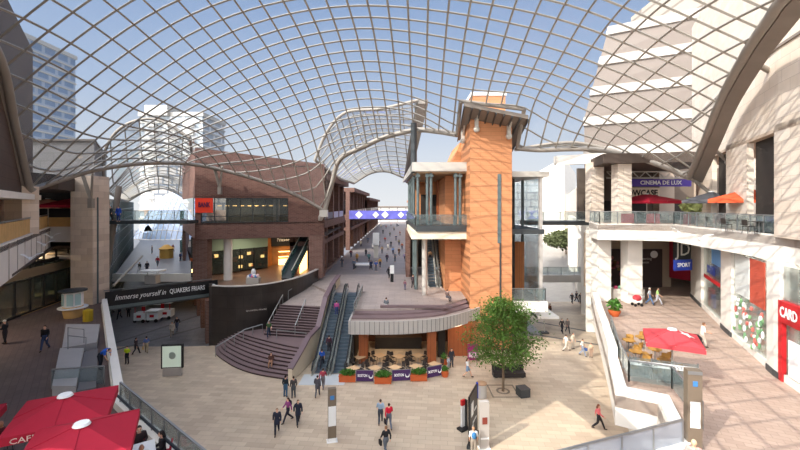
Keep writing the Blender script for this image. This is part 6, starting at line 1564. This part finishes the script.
for (t_, z, lab) in ((.28, 11.0, 'largest white bird sculpture on the left gallery fascia'), (.6, 11.3, 'middle white bird sculpture on the left gallery fascia'), (.82, 11.6, 'smallest white bird sculpture on the left gallery fascia, nearest the pillar')):
    q = Vector((-20.8, 20.8)).lerp(Vector((-34, 38.9)), t_); bird((q.x + .4, q.y + .2, z), 2.2, .85, lab)
for (x, y, z, lab) in ((24.6, 34.2, 12.2, 'white bird sculpture on the right fascia near its bend'), (22.5, 29, 12.0, 'white bird sculpture on the right fascia towards the camera')):
    bird((x - .75, y, z), 1.2, .9, lab)
# ------------------------------------------------------------------ light, sky, camera
w = bpy.data.worlds.new('sky'); bpy.context.scene.world = w; w.use_nodes = True
nt = w.node_tree; N = nt.nodes; L = nt.links; bg = N['Background']
tc = N.new('ShaderNodeTexCoord'); sx = N.new('ShaderNodeSeparateXYZ'); L.new(tc.outputs['Generated'], sx.inputs[0])
cr = N.new('ShaderNodeValToRGB'); L.new(sx.outputs[2], cr.inputs[0])
E_ = cr.color_ramp.elements
E_[0].position = 0.0; E_[0].color = (*lin((244, 247, 250)), 1)
E_[1].position = 0.9; E_[1].color = (*lin((112, 150, 208)), 1)
for p, c in ((0.12, (226, 235, 247)), (0.25, (190, 210, 240)), (0.45, (158, 186, 228))):
    e = E_.new(p); e.color = (*lin(c), 1)
SD = Vector((-0.78, -0.625, 0.68)).normalized()
dp = N.new('ShaderNodeVectorMath'); dp.operation = 'DOT_PRODUCT'; dp.inputs[1].default_value = SD; L.new(tc.outputs['Generated'], dp.inputs[0])
mr = N.new('ShaderNodeMapRange'); mr.interpolation_type = 'SMOOTHSTEP'; mr.inputs['From Min'].default_value = 0.3; mr.inputs['From Max'].default_value = 0.95; mr.inputs['To Max'].default_value = 1.0
L.new(dp.outputs['Value'], mr.inputs['Value'])
gc = N.new('ShaderNodeVectorMath'); gc.operation = 'SCALE'; gc.inputs[0].default_value = (3.9, 3.8, 3.7); L.new(mr.outputs[0], gc.inputs['Scale'])
ad = N.new('ShaderNodeVectorMath'); ad.operation = 'ADD'; sc0 = N.new('ShaderNodeVectorMath'); sc0.operation = 'SCALE'; sc0.inputs['Scale'].default_value = 0.70
L.new(cr.outputs[0], sc0.inputs[0]); L.new(sc0.outputs[0], ad.inputs[0]); L.new(gc.outputs[0], ad.inputs[1]); L.new(ad.outputs[0], bg.inputs[0]); bg.inputs[1].default_value = 1.0
sun = bpy.data.lights.new('sun', 'SUN'); sun.energy = 3.9; sun.angle = 0.004; sun.color = (1.0, 0.93, 0.82)
so = bpy.data.objects.new('sun', sun); C.objects.link(so)
D = Vector((0.78, 0.625, -0.68)).normalized()
so.rotation_euler = D.to_track_quat('-Z', 'Y').to_euler(); so.location = (-60, -50, 80)
def area(loc, size, e, col=(1, 0.8, 0.55), rot=(0, 0, 0)):
    a = bpy.data.lights.new('ceiling_lamp_light', 'AREA'); a.energy = e; a.size = size; a.color = col
    o = bpy.data.objects.new('ceiling_lamp_light', a); C.objects.link(o); o.location = loc; o.rotation_euler = rot; return o
for l, s, e, c in LAMPS: area(l, s, e, c)
cam = bpy.data.cameras.new('camera'); co = bpy.data.objects.new('camera', cam); C.objects.link(co)
co.location = (0, 0, EYE); co.rotation_euler = (PI / 2, 0, 0); cam.sensor_width = 36; cam.lens = 18.0
cam.shift_y = -20.0 / 800; cam.clip_end = 1500; cam.clip_start = 0.1
sc = bpy.context.scene; sc.camera = co
sc.view_settings.view_transform = 'Standard'; sc.view_settings.look = 'None'; sc.view_settings.gamma = 1; sc.view_settings.exposure = 0.38
sc.view_settings.use_curve_mapping = False
sc.cycles.transparent_max_bounces = 32; sc.cycles.max_bounces = 6
